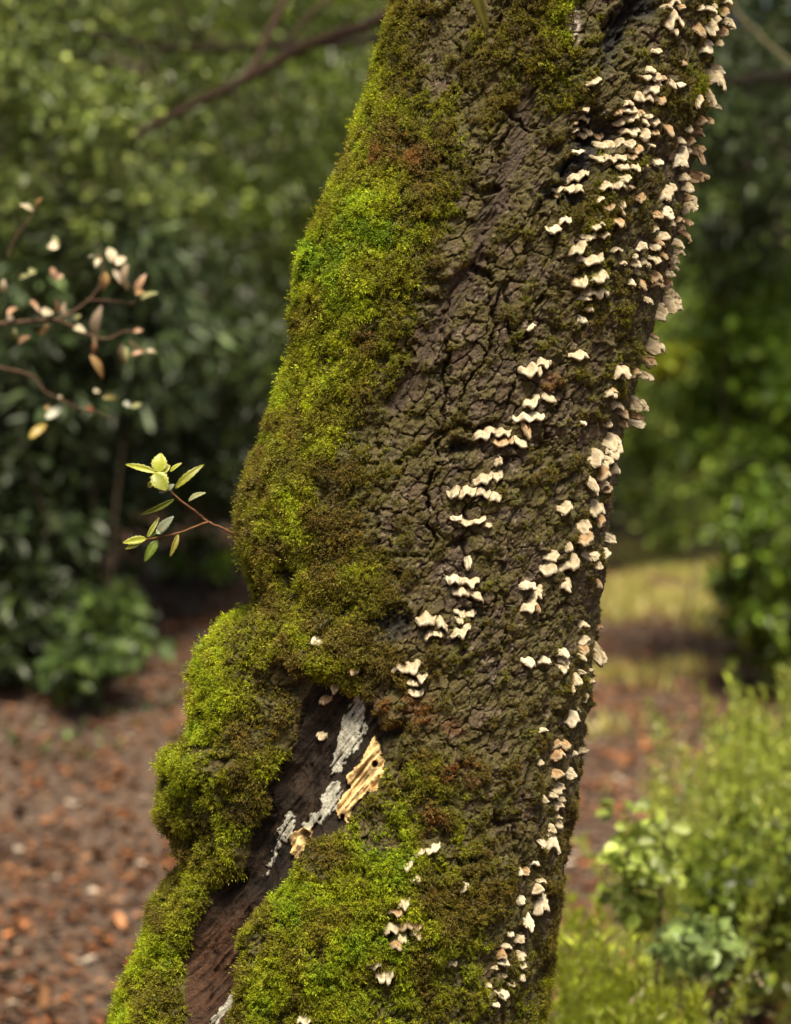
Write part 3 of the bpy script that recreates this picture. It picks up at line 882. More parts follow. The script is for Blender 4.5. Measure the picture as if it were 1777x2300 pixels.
def cap_mesh(c, zk, seed):
    ox, oy, sc = ZT[zk]
    x0, y0, x1, y1, h, arch = c[:6]
    tone = c[6] if len(c) > 6 else 0
    x0, x1 = ox + x0 * sc, ox + x1 * sc
    y0, y1 = oy + y0 * sc, oy + y1 * sc
    h *= sc; arch *= sc
    r = np.random.default_rng(seed)
    mx_, wd_ = (x0 + x1) / 2, (x1 - x0) / 2 * 1.2
    my_, hd_ = (y0 + y1) / 2, (y1 - y0) / 2 * 1.2
    x0, x1, y0, y1 = mx_ - wd_, mx_ + wd_, my_ - hd_, my_ + hd_
    h *= 1.42 if zk in 'AC' else 1.28
    w = math.hypot(x1 - x0, y1 - y0)
    cyy = -h * 0.42
    (p0, n0) = on_trunk((x0 + x1) / 2, (y0 + y1) / 2 + cyy * 0.3)
    Yd = p0[1]
    a = P(x0, y0 + cyy, Yd); b = P(x1, y1 + cyy, Yd)
    mp = K * Yd
    ax = b - a; L = np.linalg.norm(ax)
    side = ax / L
    n = n0.copy()
    # limit how edge-on the cap is
    upv = np.array([0, 0, 1.0])
    ns = max(14, int(w / 3.2)); nt = 7
    ss = np.linspace(0, 1, ns)
    ph = r.uniform(0, 6.28, 3)
    env = np.power(np.clip(np.sin(np.pi * np.clip(ss, 0.0, 1.0)), 0, 1), 0.55)
    nlobe = max(0.6, w / 23.0)
    lob = 0.82 + 0.18 * np.abs(np.sin(np.pi * nlobe * ss + ph[0])) + 0.08 * np.sin(ss * 17 + ph[1])
    Dp = (0.46 * h * mp + 0.008) * r.uniform(.8, 1.25)
    Hh = h * mp
    ripple = np.sin(ss * np.pi * 2 * nlobe * r.uniform(.8, 1.2) + ph[2])
    ripple2 = np.cos(ss * np.pi * 2 * nlobe * 1.7 + ph[0])
    V = []; C = []
    tn = TONE[tone] * r.uniform(.86, 1.1)
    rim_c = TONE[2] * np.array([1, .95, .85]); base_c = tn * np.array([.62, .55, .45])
    th = min(0.0052, 0.0028 + 0.10 * h * mp) * r.uniform(.85, 1.15)
    top = []; bot = []
    for si in range(ns):
        s = ss[si]
        cpt = a + ax * s + upv * (arch * mp * math.sin(math.pi * s) + min(.0045, .14 * Hh) * math.sin(2 * math.pi * nlobe * .8 * s + ph[1])) - n * 0.007
        for layer in (0, 1):
            rowp = []
            for ti in range(nt):
                t = ti / (nt - 1)
                o = Dp * env[si] * lob[si] * math.sin(t * 1.45) + 0.007 * min(1, t * 3)
                dz = -Hh * 0.85 * (t ** 1.5) * (0.25 + 0.75 * env[si]) * (0.6 + 0.4 * lob[si]) + (0.0010 + 0.05 * Hh) * ripple[si] * t * t * env[si]
                wob = 0.0016 * ripple2[si] * t + 0.0007 * math.sin(9 * t + s * 20 + ph[1])
                p = cpt + n * (o + wob) + upv * dz
                if layer:
                    k = th * (1 - 0.35 * t ** 3)
                    p = p - n * k * (0.2 + 0.75 * t * t) * (1 if t > 0 else .3) - upv * k * (1.1 - .5 * t)
                rowp.append(p)
                zone = 0.5 + 0.5 * math.sin(t * 15 + ph[0] + 1.2 * math.sin(s * 9 + ph[2]))
                if layer:
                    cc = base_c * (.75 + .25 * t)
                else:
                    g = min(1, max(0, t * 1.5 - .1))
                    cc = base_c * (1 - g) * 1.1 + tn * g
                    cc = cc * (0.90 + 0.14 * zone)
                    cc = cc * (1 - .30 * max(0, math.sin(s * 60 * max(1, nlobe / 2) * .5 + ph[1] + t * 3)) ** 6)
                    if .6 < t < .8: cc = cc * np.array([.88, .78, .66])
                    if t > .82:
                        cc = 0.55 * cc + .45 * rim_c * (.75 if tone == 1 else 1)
                C.append(np.clip(cc, 0, .9))
            V += rowp
    V = np.array(V); C = np.array(C)
    V += (0.0005 * r.normal(0, 1, V.shape))
    F = []
    st = nt * 2
    for i in range(ns - 1):
        for t in range(nt - 1):
            q = i * st + t
            F.append((q, q + 1, q + st + 1, q + st))
            q2 = q + nt
            F.append((q2, q2 + st, q2 + st + 1, q2 + 1))
        q = i * st + nt - 1
        F.append((q, q + nt, q + nt + st, q + st))
        q = i * st
        F.append((q, q + st, q + st + nt, q + nt))
    for i in (0, ns - 1):
        for t in range(nt - 1):
            q = i * st + t
            f = (q, q + nt, q + nt + 1, q + 1)
            F.append(f if i == 0 else f[::-1])
    return V, np.array(F), C


ORD = ['topmost', 'second', 'third', 'fourth', 'fifth', 'sixth', 'seventh', 'eighth', 'ninth', 'tenth', 'eleventh', 'twelfth', 'thirteenth', 'fourteenth', 'fifteenth', 'sixteenth', 'seventeenth', 'eighteenth']


def zone_of(x, y, er):
    """patches of the trunk, in the order they are read"""
    e = er - x
    if y < 140: return 'at the very top right of the trunk' if x > 1520 else 'in the column left of the top edge'
    if y < 420:
        if e < 95: return 'on the upper right edge above the dense band'
        if x < 1330: return 'left of the burnt black hollow'
        return 'in the stack right of the burnt black hollow'
    if y < 640:
        if e < 75: return 'on the right rim of the dense band'
        if e < 160: return 'inside the dense band near the right edge'
        if x < 1345: return 'in the left group below the black hollow'
        return 'in the middle group below the black hollow'
    if y < 880:
        if e < 160: return 'on the right edge below the dense band'
        return 'on the mossy patch under the hollow groups'
    if y < 1130:
        if e < 170: return 'on the right edge at mid height'
        return 'on the cracked bark left of mid height'
    if y < 1500:
        if x < 1120: return 'in the central column on cracked bark'
        if e < 75: return 'beside the right edge under mid height'
        return 'in the diagonal row near the right edge'
    if x < 960:
        if y < 1700: return 'around the top of the wood scar'
        return 'on the bright moss at the lower middle'
    if x < 1150 and y > 1900: return 'among the moss by the bottom right'
    if y < 1640: return 'in the lower right line, upper third'
    if y < 1950: return 'in the lower right line, middle third'
    return 'in the lower right line, bottom third'


def build_fungi():
    items = []
    seed = 1000
    for zk, cl in FUNGI.items():
        ox, oy, sc = ZT[zk]
        for caps in cl:
            cx = ox + sc * np.mean([(c[0] + c[2]) / 2 for c in caps]); cy = oy + sc * np.mean([(c[1] + c[3]) / 2 for c in caps])
            items.append((cx, cy, zk, caps, seed)); seed += 20
    zones = {}
    for it in items:
        er = float(np.interp(it[1], ER[:, 1], ER[:, 0]))
        zones.setdefault(zone_of(it[0], it[1], er), []).append(it)
    for zn, lst in zones.items():
        lst.sort(key=lambda q: q[1])
        for k, (cx, cy, zk, caps, sd) in enumerate(lst):
            sc = ZT[zk][2]
            wd = max((c[2] - c[0]) for c in caps) * sc
            tones = [c[6] if len(c) > 6 else 0 for c in caps]
            t = round(np.mean(tones)) if len(set(tones)) == 1 else (0 if 0 in tones else 2)
            tname = {0: 'cream', 1: 'tan brown', 2: 'whitish'}[t]
            size = 'tiny ' if wd < 18 and len(caps) == 1 else ('broad ' if wd > 44 else '')
            shape = {1: 'bracket', 2: 'two-lobed bracket', 3: 'three-lobed bracket'}.get(len(caps), 'many-lobed bracket')
            if len(caps) == 1 and caps[0][5] * sc > 6: shape = 'arched bracket'
            word = ORD[k] + ('' if k == 0 else ' down')
            lab = f'{size}{tname} {shape}, {word} {zn}'
            if len(lab.split()) > 16: lab = f'{tname} {shape}, {word} {zn}'
            if len(lab.split()) > 16: lab = f'{shape}, {word} {zn}'
            p, n = on_trunk(cx, cy)
            root = empty('bracket_fungus', p, lab, 'fungus', 'bracket fungi on the leaning trunk')
            for q, c in enumerate(caps):
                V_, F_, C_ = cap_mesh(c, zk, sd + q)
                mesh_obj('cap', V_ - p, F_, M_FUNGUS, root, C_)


build_fungi()


# ------------------------------------------------------------------ twigs and leaves
def tube(pts, rad, n=7):
    pts = np.asarray(pts, float); m = len(pts)
    rad = np.broadcast_to(np.asarray(rad, float), (m,))
    tg = np.gradient(pts, axis=0); tg /= np.linalg.norm(tg, axis=1, keepdims=True) + 1e-12
    ref = np.array([0.13, 0.97, 0.21])
    V = []
    for i in range(m):
        a = np.cross(tg[i], ref); a /= np.linalg.norm(a); b = np.cross(tg[i], a)
        for k in range(n):
            an = 2 * math.pi * k / n
            V.append(pts[i] + rad[i] * (math.cos(an) * a + math.sin(an) * b))
    F = []
    for i in range(m - 1):
        for k in range(n):
            k2 = (k + 1) % n
            F.append((i * n + k, i * n + k2, (i + 1) * n + k2, (i + 1) * n + k))
    V.append(pts[0]); V.append(pts[-1])
    T = [(len(V) - 2, (k + 1) % n, k) for k in range(n)] + [(len(V) - 1, (m - 1) * n + k, (m - 1) * n + (k + 1) % n) for k in range(n)]
    return np.array(V), [np.array(F), np.array(T)]


def smooth_path(pts, k=6):
    pts = np.asarray(pts, float)
    out = []
    for i in range(len(pts) - 1):
        p0 = pts[max(i - 1, 0)]; p1 = pts[i]; p2 = pts[i + 1]; p3 = pts[min(i + 2, len(pts) - 1)]
        for j in range(k):
            t = j / k
            out.append(0.5 * ((2 * p1) + (-p0 + p2) * t + (2 * p0 - 5 * p1 + 4 * p2 - p3) * t * t + (-p0 + 3 * p1 - 3 * p2 + p3) * t ** 3))
    out.append(pts[-1])
    return np.array(out)


def twig(name, pxs, Y, r0, r1, col, parent, dy=0.0):
    n = len(pxs)
    pts = [P(x, y, Y + dy * i / max(1, n - 1)) for i, (x, y) in enumerate(pxs)]
    pts = smooth_path(pts)
    pts[1:-1] += rng.normal(0, r0 * .15, pts[1:-1].shape)
    V_, F_ = tube(pts, np.linspace(r0, r1, len(pts)))
    loc = np.array(parent.location)
    cols = np.tile(np.array(col), (len(V_), 1)) * rng.uniform(.75, 1.25, (len(V_), 1))
    o = mesh_obj(name, V_ - loc, F_, M_STEM, parent, cols)
    return o


def leaf_geo(a, b, width, nrm, fold=0.25, curl=0.15, serr=0.0, twist=0.0, ns=12):
    a = np.asarray(a); b = np.asarray(b)
    ax = b - a; L = np.linalg.norm(ax); ax /= L
    nrm = np.asarray(nrm, float); nrm -= ax * nrm.dot(ax); nrm /= np.linalg.norm(nrm)
    sd = np.cross(ax, nrm)
    V = []; uv = []
    for i in range(ns + 1):
        t = i / ns
        w = width * 0.5 * (math.sin(math.pi * min(1, t ** 0.8)) ** 0.75) if 0 < t < 1 else width * 0.03
        w *= 1 + (serr if i % 2 else -serr)
        tw = twist * (t - .5)
        s2 = sd * math.cos(tw) + nrm * math.sin(tw); n2 = nrm * math.cos(tw) - sd * math.sin(tw)
        c = a + ax * L * t + nrm * (curl * L * math.sin(math.pi * t) * 0.5 - curl * L * t * t * .6)
        for q in (-1, -.5, 0, .5, 1):
            V.append(c + s2 * w * q + n2 * (abs(q) * w * fold * (1.3 if abs(q) == 1 else 1)))
            uv.append((t, q))
    F = []
    for i in range(ns):
        for q in range(4):
            k = i * 5 + q
            F.append((k, k + 1, k + 6, k + 5))
    return np.array(V), np.array(F), np.array(uv)


def leaf_part(parent, a, b, width, nrm, col, mat, fold=.25, curl=.12, serr=0.1, twist=0.0, rim=None, label=None):
    V_, F_, uv = leaf_geo(a, b, width, nrm, fold, curl, serr, twist)
    col = np.array(col)
    C = np.tile(col, (len(V_), 1))
    mid = np.exp(-(uv[:, 1] / .18) ** 2)[:, None]
    C = C * (1 - .35 * mid) + np.array([0.40, 0.36, 0.12]) * .35 * mid
    if rim is not None:
        e = (np.abs(uv[:, 1]) > .9)[:, None]
        C = np.where(e, np.array(rim), C)
    C *= rng.uniform(.85, 1.15, (len(V_), 1))
    # give the blade thickness
    loc = np.array(parent.location)
    o = mesh_obj('leaf', V_ - loc, F_, mat, parent, C)
    sm = o.modifiers.new('thickness', 'SOLIDIFY'); sm.thickness = 0.0004
    if label: o['label'] = label
    return o


def build_near_twig():
    Z = lambda x, y: (260 + x * .1897, 980 + y * .1897)
    Yt = 4.03
    base = P(*Z(1500, 1230), Yt)
    root = empty('leafy_twig', base, 'thin reddish twig with toothed bright green leaves, growing from the mossy left edge', 'twig')
    twig('stem', [Z(1640, 1290), Z(1500, 1230), Z(1330, 1120), Z(1090, 1010), Z(960, 900), Z(740, 740), Z(640, 630), Z(520, 500), Z(500, 440)], Yt, .0021, .0011, (0.16, 0.075, 0.04), root, -0.03)
    twig('side_stem', [Z(1090, 1015), Z(960, 1060), Z(760, 1140), Z(520, 1190), Z(340, 1220), Z(300, 1225)], Yt - .015, .0016, .0009, (0.19, 0.09, 0.04), root, -0.02)
    bright = (0.42, 0.46, 0.03); mid = (0.26, 0.30, 0.03); deep = (0.13, 0.20, 0.02); grey = (0.26, 0.29, 0.20)
    rim = (0.6, 0.6, 0.2)
    Lv = [((480, 430), (110, 325), 70, bright, .5), ((510, 430), (530, 195), 170, bright, .15), ((450, 440), (610, 640), 190, mid, .15), ((540, 440), (640, 340), 100, mid, .3), ((640, 420), (780, 310), 40, bright, .5),
          ((440, 480), (390, 495), 30, bright, .2), ((450, 540), (375, 605), 60, bright, .3), ((700, 620), (1040, 325), 85, (0.30, 0.31, 0.03), .4), ((610, 640), (690, 565), 60, grey, .2), ((620, 635), (500, 665), 40, grey, .3),
          ((860, 770), (1055, 660), 70, (0.40, 0.42, 0.22), .4), ((690, 745), (300, 940), 60, (0.18, 0.22, 0.03), .4),
          ((490, 1150), (680, 945), 100, grey, .2), ((480, 1150), (580, 1090), 80, grey, .2), ((370, 1200), (515, 960), 45, mid, .6), ((390, 1190), (500, 1120), 50, deep, .3),
          ((360, 1210), (85, 1260), 85, bright, .3), ((310, 1240), (115, 1335), 60, bright, .3), ((500, 1220), (335, 1490), 100, deep, .2), ((740, 1160), (645, 1430), 60, (0.24, 0.22, 0.03), .4)]
    for i, (a, b, w, c, fo) in enumerate(Lv):
        ya = Yt - .03 + rng.uniform(-.008, .008); yb = ya + rng.uniform(-.012, .012)
        A = P(*Z(*a), ya); B = P(*Z(*b), yb)
        nr = np.array([rng.normal(0, .2), -1, .35 + rng.normal(0, .2)])
        leaf_part(root, A, B, w * .1897 * K * Yt * 1.1, nr, c, M_LEAF, fo, .12, .09, rng.uniform(-.3, .3), rim if c is bright or c is mid else None)


build_near_twig()


def build_pale_sprays():
    Z = lambda x, y: (x * .2747, 400 + y * .2747)
    Yt = 5.4
    root = empty('dry_shrub_spray', P(*Z(0, 1180), Yt), 'blurred spray of pinkish and cream dry leaves reaching in at the left edge', 'shrub branch')
    br = (0.10, 0.06, 0.04)
    twig('stem', [Z(-400, 1300), Z(0, 1190), Z(250, 1170), Z(450, 1160), Z(620, 1230), Z(760, 1300), Z(900, 1310), Z(1000, 1260), Z(1170, 1240)], Yt, .0045, .0016, br, root)
    twig('stem', [Z(450, 1160), Z(600, 1090), Z(780, 940), Z(840, 780), Z(830, 640), Z(780, 520)], Yt, .003, .001, br, root)
    twig('stem', [Z(700, 1000), Z(850, 1000), Z(1090, 1020), Z(1110, 930)], Yt, .0018, .001, br, root)
    twig('stem', [Z(60, 650), Z(120, 500), Z(260, 300), Z(300, 220)], Yt + .2, .002, .001, br, root)
    twig('stem', [Z(1060, 1330), Z(1130, 1390), Z(1270, 1430)], Yt, .0018, .001, (0.25, .15, .1), root)
    cream = (0.72, 0.62, 0.45); pink = (0.50, 0.28, 0.18); tan_ = (0.50, 0.30, 0.13); gy = (0.40, 0.40, 0.18); gr = (0.36, 0.27, 0.2)
    Lv = [((270, 270), (170, 210), 50, cream), ((290, 240), (330, 160), 40, tan_), ((480, 560), (385, 560), 90, cream), ((430, 480), (490, 570), 50, gy), ((820, 660), (725, 630), 40, cream), ((820, 660), (780, 720), 50, cream),
          ((910, 690), (900, 560), 95, cream), ((950, 710), (1030, 640), 70, cream), ((860, 770), (840, 920), 80, tan_), ((930, 750), (990, 860), 50, gr), ((1040, 700), (1020, 880), 80, gr), ((1020, 860), (1040, 900), 60, cream),
          ((1100, 940), (1190, 780), 55, pink), ((1110, 950), (1200, 930), 50, tan_), ((1150, 990), (1280, 930), 45, gy), ((160, 830), (230, 790), 50, gy), ((240, 790), (290, 740), 60, gy), ((20, 930), (30, 830), 60, cream),
          ((430, 820), (430, 720), 60, pink), ((450, 830), (520, 790), 60, pink), ((60, 1120), (150, 1050), 60, pink), ((110, 1180), (60, 1110), 50, gr), ((250, 1000), (330, 1090), 40, pink), ((350, 1120), (430, 1080), 90, cream),
          ((440, 1110), (470, 1010), 70, pink), ((540, 1120), (520, 1000), 60, gr), ((610, 1180), (650, 1120), 60, gy), ((610, 1220), (690, 1250), 60, cream), ((780, 1300), (815, 1040), 95, gr), ((760, 1290), (780, 1330), 50, cream),
          ((400, 1200), (310, 1290), 55, tan_), ((120, 1230), (150, 1330), 45, gy), ((150, 1360), (230, 1290), 55, pink), ((740, 1450), (850, 1640), 70, tan_), ((1000, 1360), (1010, 1530), 60, gr), ((1030, 1380), (1030, 1530), 40, gy),
          ((1090, 1260), (1170, 1240), 40, pink), ((1200, 1410), (1280, 1425), 35, cream), ((780, 1330), (760, 1450), 40, pink), ((1070, 1450), (1180, 1415), 40, pink)]
    for a, b, w, c in Lv:
        ya = Yt + rng.uniform(-.05, .05)
        leaf_part(root, P(*Z(*a), ya), P(*Z(*b), ya + rng.uniform(-.03, .03)), w * .2747 * K * Yt, np.array([rng.normal(0, .4), -1, .5]), c, M_LEAF, .25, .2, .03)
    root2 = empty('dry_shrub_spray', P(*Z(200, 1620), 5.6), 'lower left thin dark twig with a white leaf and a yellow leaf', 'shrub branch')
    twig('stem', [Z(-300, 1500), Z(220, 1600), Z(360, 1740), Z(480, 1800), Z(640, 1880), Z(760, 1900), Z(960, 1990)], 5.6, .003, .001, br, root2)
    for a, b, w, c in [((375, 1970), (510, 1870), 80, (0.62, 0.62, 0.5)), ((240, 2130), (390, 2000), 75, (0.48, 0.34, 0.07)), ((700, 1900), (775, 1890), 50, (0.45, 0.14, 0.06)), ((1010, 1850), (1080, 1860), 60, (0.6, .6, .5)),
                       ((1080, 1880), (1160, 1840), 40, gy), ((770, 1750), (820, 1740), 50, cream), ((840, 1800), (960, 1795), 45, (.25, .2, .06)), ((480, 1800), (510, 1780), 30, cream), ((380, 1900), (400, 1850), 40, tan_)]:
        leaf_part(root2, P(*Z(*a), 5.6), P(*Z(*b), 5.62), w * .2747 * K * 5.6, np.array([0, -1, .4]), c, M_LEAF, .2, .15, .03)


build_pale_sprays()


# ------------------------------------------------------------------ shrubs and trees behind
def leaves_mesh(pos, dirs, nrm, length, width, cols, shape='oval'):
    n = len(pos)
    d = dirs / (np.linalg.norm(dirs, axis=1, keepdims=True) + 1e-9)
    nn = nrm - d * (nrm * d).sum(1, keepdims=True); nn /= np.linalg.norm(nn, axis=1, keepdims=True) + 1e-9
    s = np.cross(d, nn)
    L = length[:, None]; Wd = width[:, None]
    if shape == 'oval':
        prof = [(0, 0, 0), (.3, -.5, .16), (.7, -.42, .12), (1, 0, -.1), (.7, .42, .12), (.3, .5, .16)]
        V = np.stack([pos + d * L * a + s * Wd * b + nn * Wd * c for a, b, c in prof], 1).reshape(-1, 3)
        o = np.arange(n)[:, None] * 6
        F = np.concatenate([o + np.array([[0, 1, 2, 3]]), o + np.array([[0, 3, 4, 5]])], 0)
        k = 6
    else:  # needle
        V = np.stack([pos - s * Wd * .5, pos + s * Wd * .5, pos + d * L], 1).reshape(-1, 3)
        o = np.arange(n)[:, None] * 3
        F = o + np.array([[0, 1, 2]])
        k = 3
    return V, F, np.repeat(cols, k, axis=0)


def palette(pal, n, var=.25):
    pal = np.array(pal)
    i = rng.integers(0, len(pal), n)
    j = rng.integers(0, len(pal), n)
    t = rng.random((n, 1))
    return (pal[i] * t + pal[j] * (1 - t)) * rng.uniform(1 - var, 1 + var, (n, 1)) * np.where(rng.random((n, 1)) < .05, 2.3, 1.0)  # a few leaves brightened in colour to stand in for sunlit flecks


def bush(name, label, cat, px, py, Y, rx, ry, rz, n, leaf, pal, clumps=40, mat=None, droop=0.3, ratio=.5, group='shrubs along the woodland path', stems=6, hole=0.0, seed=None, cover=1.0):
    c = P(px, py, Y); mp = K * Y
    Rx, Rz_ = rx * mp, ry * mp
    g = float(gz(c[0], Y))
    root = empty(name, (c[0], Y, g), label, cat, group)
    loc = np.array([c[0], Y, g])
    # clumps through the crown volume
    q = rng.normal(0, 1, (clumps, 3)); q /= np.linalg.norm(q, axis=1, keepdims=True)
    q *= rng.random((clumps, 1)) ** (1 / 2.4)
    cen = c + q * np.array([Rx, rz, Rz_])
    cen[:, 2] = np.maximum(cen[:, 2], gz(cen[:, 0], cen[:, 1]) + .08)
    sz = rng.uniform(.5, 1.25, clumps) * (Rx * Rz_ * rz) ** (1 / 3) * 1.1 / clumps ** (1 / 3)
    ci = rng.integers(0, clumps, n)
    off = rng.normal(0, 1, (n, 3)); off /= np.linalg.norm(off, axis=1, keepdims=True)
    off *= (rng.random((n, 1)) ** .5)
    off *= np.array([1.2, 1.2, .75])
    pos = cen[ci] + off * sz[ci][:, None]
    pos[:, 2] = np.maximum(pos[:, 2], gz(pos[:, 0], pos[:, 1]) + .02)
    dirs = off + rng.normal(0, .6, (n, 3)); dirs[:, 2] -= droop
    nrm = rng.normal(0, .55, (n, 3)); nrm[:, 2] += 1.0; nrm[:, 1] -= .35
    ln = leaf * rng.uniform(.6, 1.3, n)
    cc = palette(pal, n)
    cv = rng.uniform(.75, 1.25, clumps)
    cc *= cv[ci][:, None]
    V_, F_, C_ = leaves_mesh(pos - loc, dirs, nrm, ln, ln * ratio, cc)
    o = mesh_obj('foliage', V_, F_, mat or M_LEAF, root, C_, smooth=False)
    o['kind'] = 'stuff'
    for i in range(stems):
        e = cen[i % clumps] - loc
        b = np.array([rng.normal(0, Rx * .12), rng.normal(0, .1), -.05])
        m = (b + e) / 2 + rng.normal(0, .06, 3)
        pts = smooth_path([b, m, e], 5)
        r0 = .005 + .003 * rng.random()
        V2, F2 = tube(pts, np.linspace(r0, r0 * .35, len(pts)), 6)
        mesh_obj('stem', V2, F2, M_STEM, root, np.tile([0.07, 0.05, 0.035], (len(V2), 1)))
    return root


SAGE = [(0.06, 0.09, 0.018), (0.105, 0.145, 0.03), (0.04, 0.06, 0.012), (0.30, 0.36, 0.09)]
OLIVE = [(0.048, 0.072, 0.008), (0.078, 0.108, 0.012), (0.028, 0.042, 0.006), (0.15, 0.20, 0.02)]
DEEP = [(0.028, 0.042, 0.010), (0.042, 0.062, 0.014), (0.018, 0.027, 0.008)]
BLUE = [(0.042, 0.068, 0.022), (0.03, 0.05, 0.017), (0.10, 0.145, 0.055)]
LUSH = [(0.17, 0.29, 0.03), (0.10, 0.18, 0.025), (0.25, 0.38, 0.04)]
LIME = [(0.20, 0.28, 0.03), (0.28, 0.32, 0.04), (0.13, 0.2, 0.02)]
PALE = [(0.36, 0.44, 0.08), (0.46, 0.54, 0.13), (0.24, 0.31, 0.05)]
YELLOW = [(0.45, 0.50, 0.03), (0.3, 0.36, 0.03)]

# left side
bush('broadleaf_shrub', 'tall shrub with light sage green leaves filling the upper left corner', 'shrub', 130, 330, 10.6, 320, 430, .8, 7500, .044, SAGE, 90, stems=4)
bush('broadleaf_shrub', 'shrub with long drooping blue green leaves behind the dry pink spray', 'shrub', 230, 720, 10.4, 250, 240, .5, 2600, .085, BLUE, 44, mat=M_LEAFDARK, droop=.7, ratio=.28, stems=3)
bush('broadleaf_shrub', 'very dark evergreen shrub at the left edge above the leaf litter', 'shrub', 40, 1120, 10.8, 290, 330, .7, 6000, .062, DEEP + BLUE[:2], 80, mat=M_LEAFDARK, stems=3)
bush('broadleaf_shrub', 'dark green shrub right behind the leafy twig', 'shrub', 470, 900, 11.5, 280, 360, .8, 7000, .050, DEEP + OLIVE[:1] + BLUE[:1], 80, stems=3)
bush('broadleaf_shrub', 'olive green shrub between the diagonal branch and the mossy trunk edge', 'shrub', 640, 480, 13.0, 300, 430, 1.0, 9000, .045, OLIVE + SAGE[:1], 110, stems=3)
bush('broadleaf_shrub', 'dull olive thicket above the diagonal branch at the top left', 'shrub', 560, 30, 14.5, 420, 170, 1.0, 3600, .05, OLIVE, 50, stems=2)
bush('broadleaf_shrub', 'low spreading bush of dull green leaves sitting on the litter at the left edge', 'shrub', 60, 1470, 10.3, 170, 75, .35, 1500, .062, DEEP + BLUE, 26, stems=3)
bush('low_plant', 'low clump of green leaves at the edge of the brown litter, far left', 'plant', 200, 1430, 9.9, 130, 100, .25, 330, .075, [(0.05, .085, .02), (.09, .14, .03)], 22, ratio=.6, stems=3, group='low plants on the woodland floor')
bush('low_plant', 'small green seedling clump just left of the trunk below the twig', 'plant', 440, 1260, 11.8, 90, 55, .2, 130, .07, LUSH, 12, ratio=.6, stems=2, group='low plants on the woodland floor')
bush('broadleaf_shrub', 'pale lit shrub touching the upper left edge of the trunk', 'shrub', 800, 330, 16.0, 110, 230, .6, 2200, .05, LIME + SAGE, 36, stems=2)
bush('broadleaf_shrub', 'dark bush just left of the trunk behind the two-forked twig', 'shrub', 400, 1040, 14.0, 200, 100, .5, 3000, .055, DEEP + BLUE, 40, stems=2)
bush('broadleaf_shrub', 'low dark bush bordering the brown litter below the evergreen at the left edge', 'shrub', 60, 1380, 10.6, 220, 130, .5, 3000, .055, DEEP, 40, stems=2)
bush('broadleaf_shrub', 'dim evergreen bush in the shade between the two dark bushes on the left', 'shrub', 250, 1030, 13.5, 170, 210, .5, 3600, .055, DEEP + OLIVE[2:3], 50, stems=2)
bush('broadleaf_shrub', 'shaded knee-high evergreen bush where the litter begins, below the dry pink spray', 'shrub', 120, 1360, 10.4, 160, 120, .4, 2000, .062, DEEP + BLUE[:2], 34, stems=3)
# right side
bush('broadleaf_shrub', 'tall dull grey green shrub in the upper right corner', 'shrub', 1700, 260, 13.0, 250, 400, 1.0, 7500, .055, BLUE + DEEP + SAGE[:1], 90, stems=3)
bush('broadleaf_shrub', 'rich green leafy shrub at the right edge at mid height', 'shrub', 1730, 880, 13.5, 220, 300, .8, 6000, .068, LUSH, 80, ratio=.55, stems=3)
bush('broadleaf_shrub', 'softly lit pale green shrub beside the right edge of the trunk', 'shrub', 1500, 960, 18.5, 130, 270, .8, 4200, .070, PALE + SAGE + LUSH, 60, stems=1)
bush('broadleaf_shrub', 'small clump of bright yellow leaves by the right trunk edge', 'shrub', 1500, 815, 13.0, 45, 30, .2, 240, .06, YELLOW, 7, ratio=.6, stems=1)
bush('broadleaf_shrub', 'shadowed green shrub above the yellow green heath on the right', 'shrub', 1745, 1280, 12.6, 130, 210, .6, 4200, .068, LUSH + OLIVE, 60, stems=3)
bush('broadleaf_shrub', 'olive green shrub in the gap above the path, right of the fungi', 'shrub', 1600, 620, 19.0, 230, 260, 1.0, 5200, .06, LUSH + SAGE, 60, stems=2)
bush('leafy_plant', 'light green lobed plant in front of the heath, lower right', 'plant', 1430, 1950, 5.7, 75, 150, .12, 420, .030, PALE, 40, ratio=.75, stems=2, group='plants in the lower right corner')
bush('leafy_plant', 'fresh mid green broad-leaved plant near the bottom right', 'plant', 1560, 2130, 5.5, 90, 60, .12, 150, .038, [(0.22, .31, .09), (.32, .41, .14)], 16, ratio=.6, stems=1, group='plants in the lower right corner')
bush('leafy_plant', 'yellow green bush with dark middle in the bottom right corner', 'plant', 1690, 2010, 6.6, 150, 200, .3, 2600, .026, LIME + OLIVE, 60, ratio=.7, stems=4, group='plants in the lower right corner')


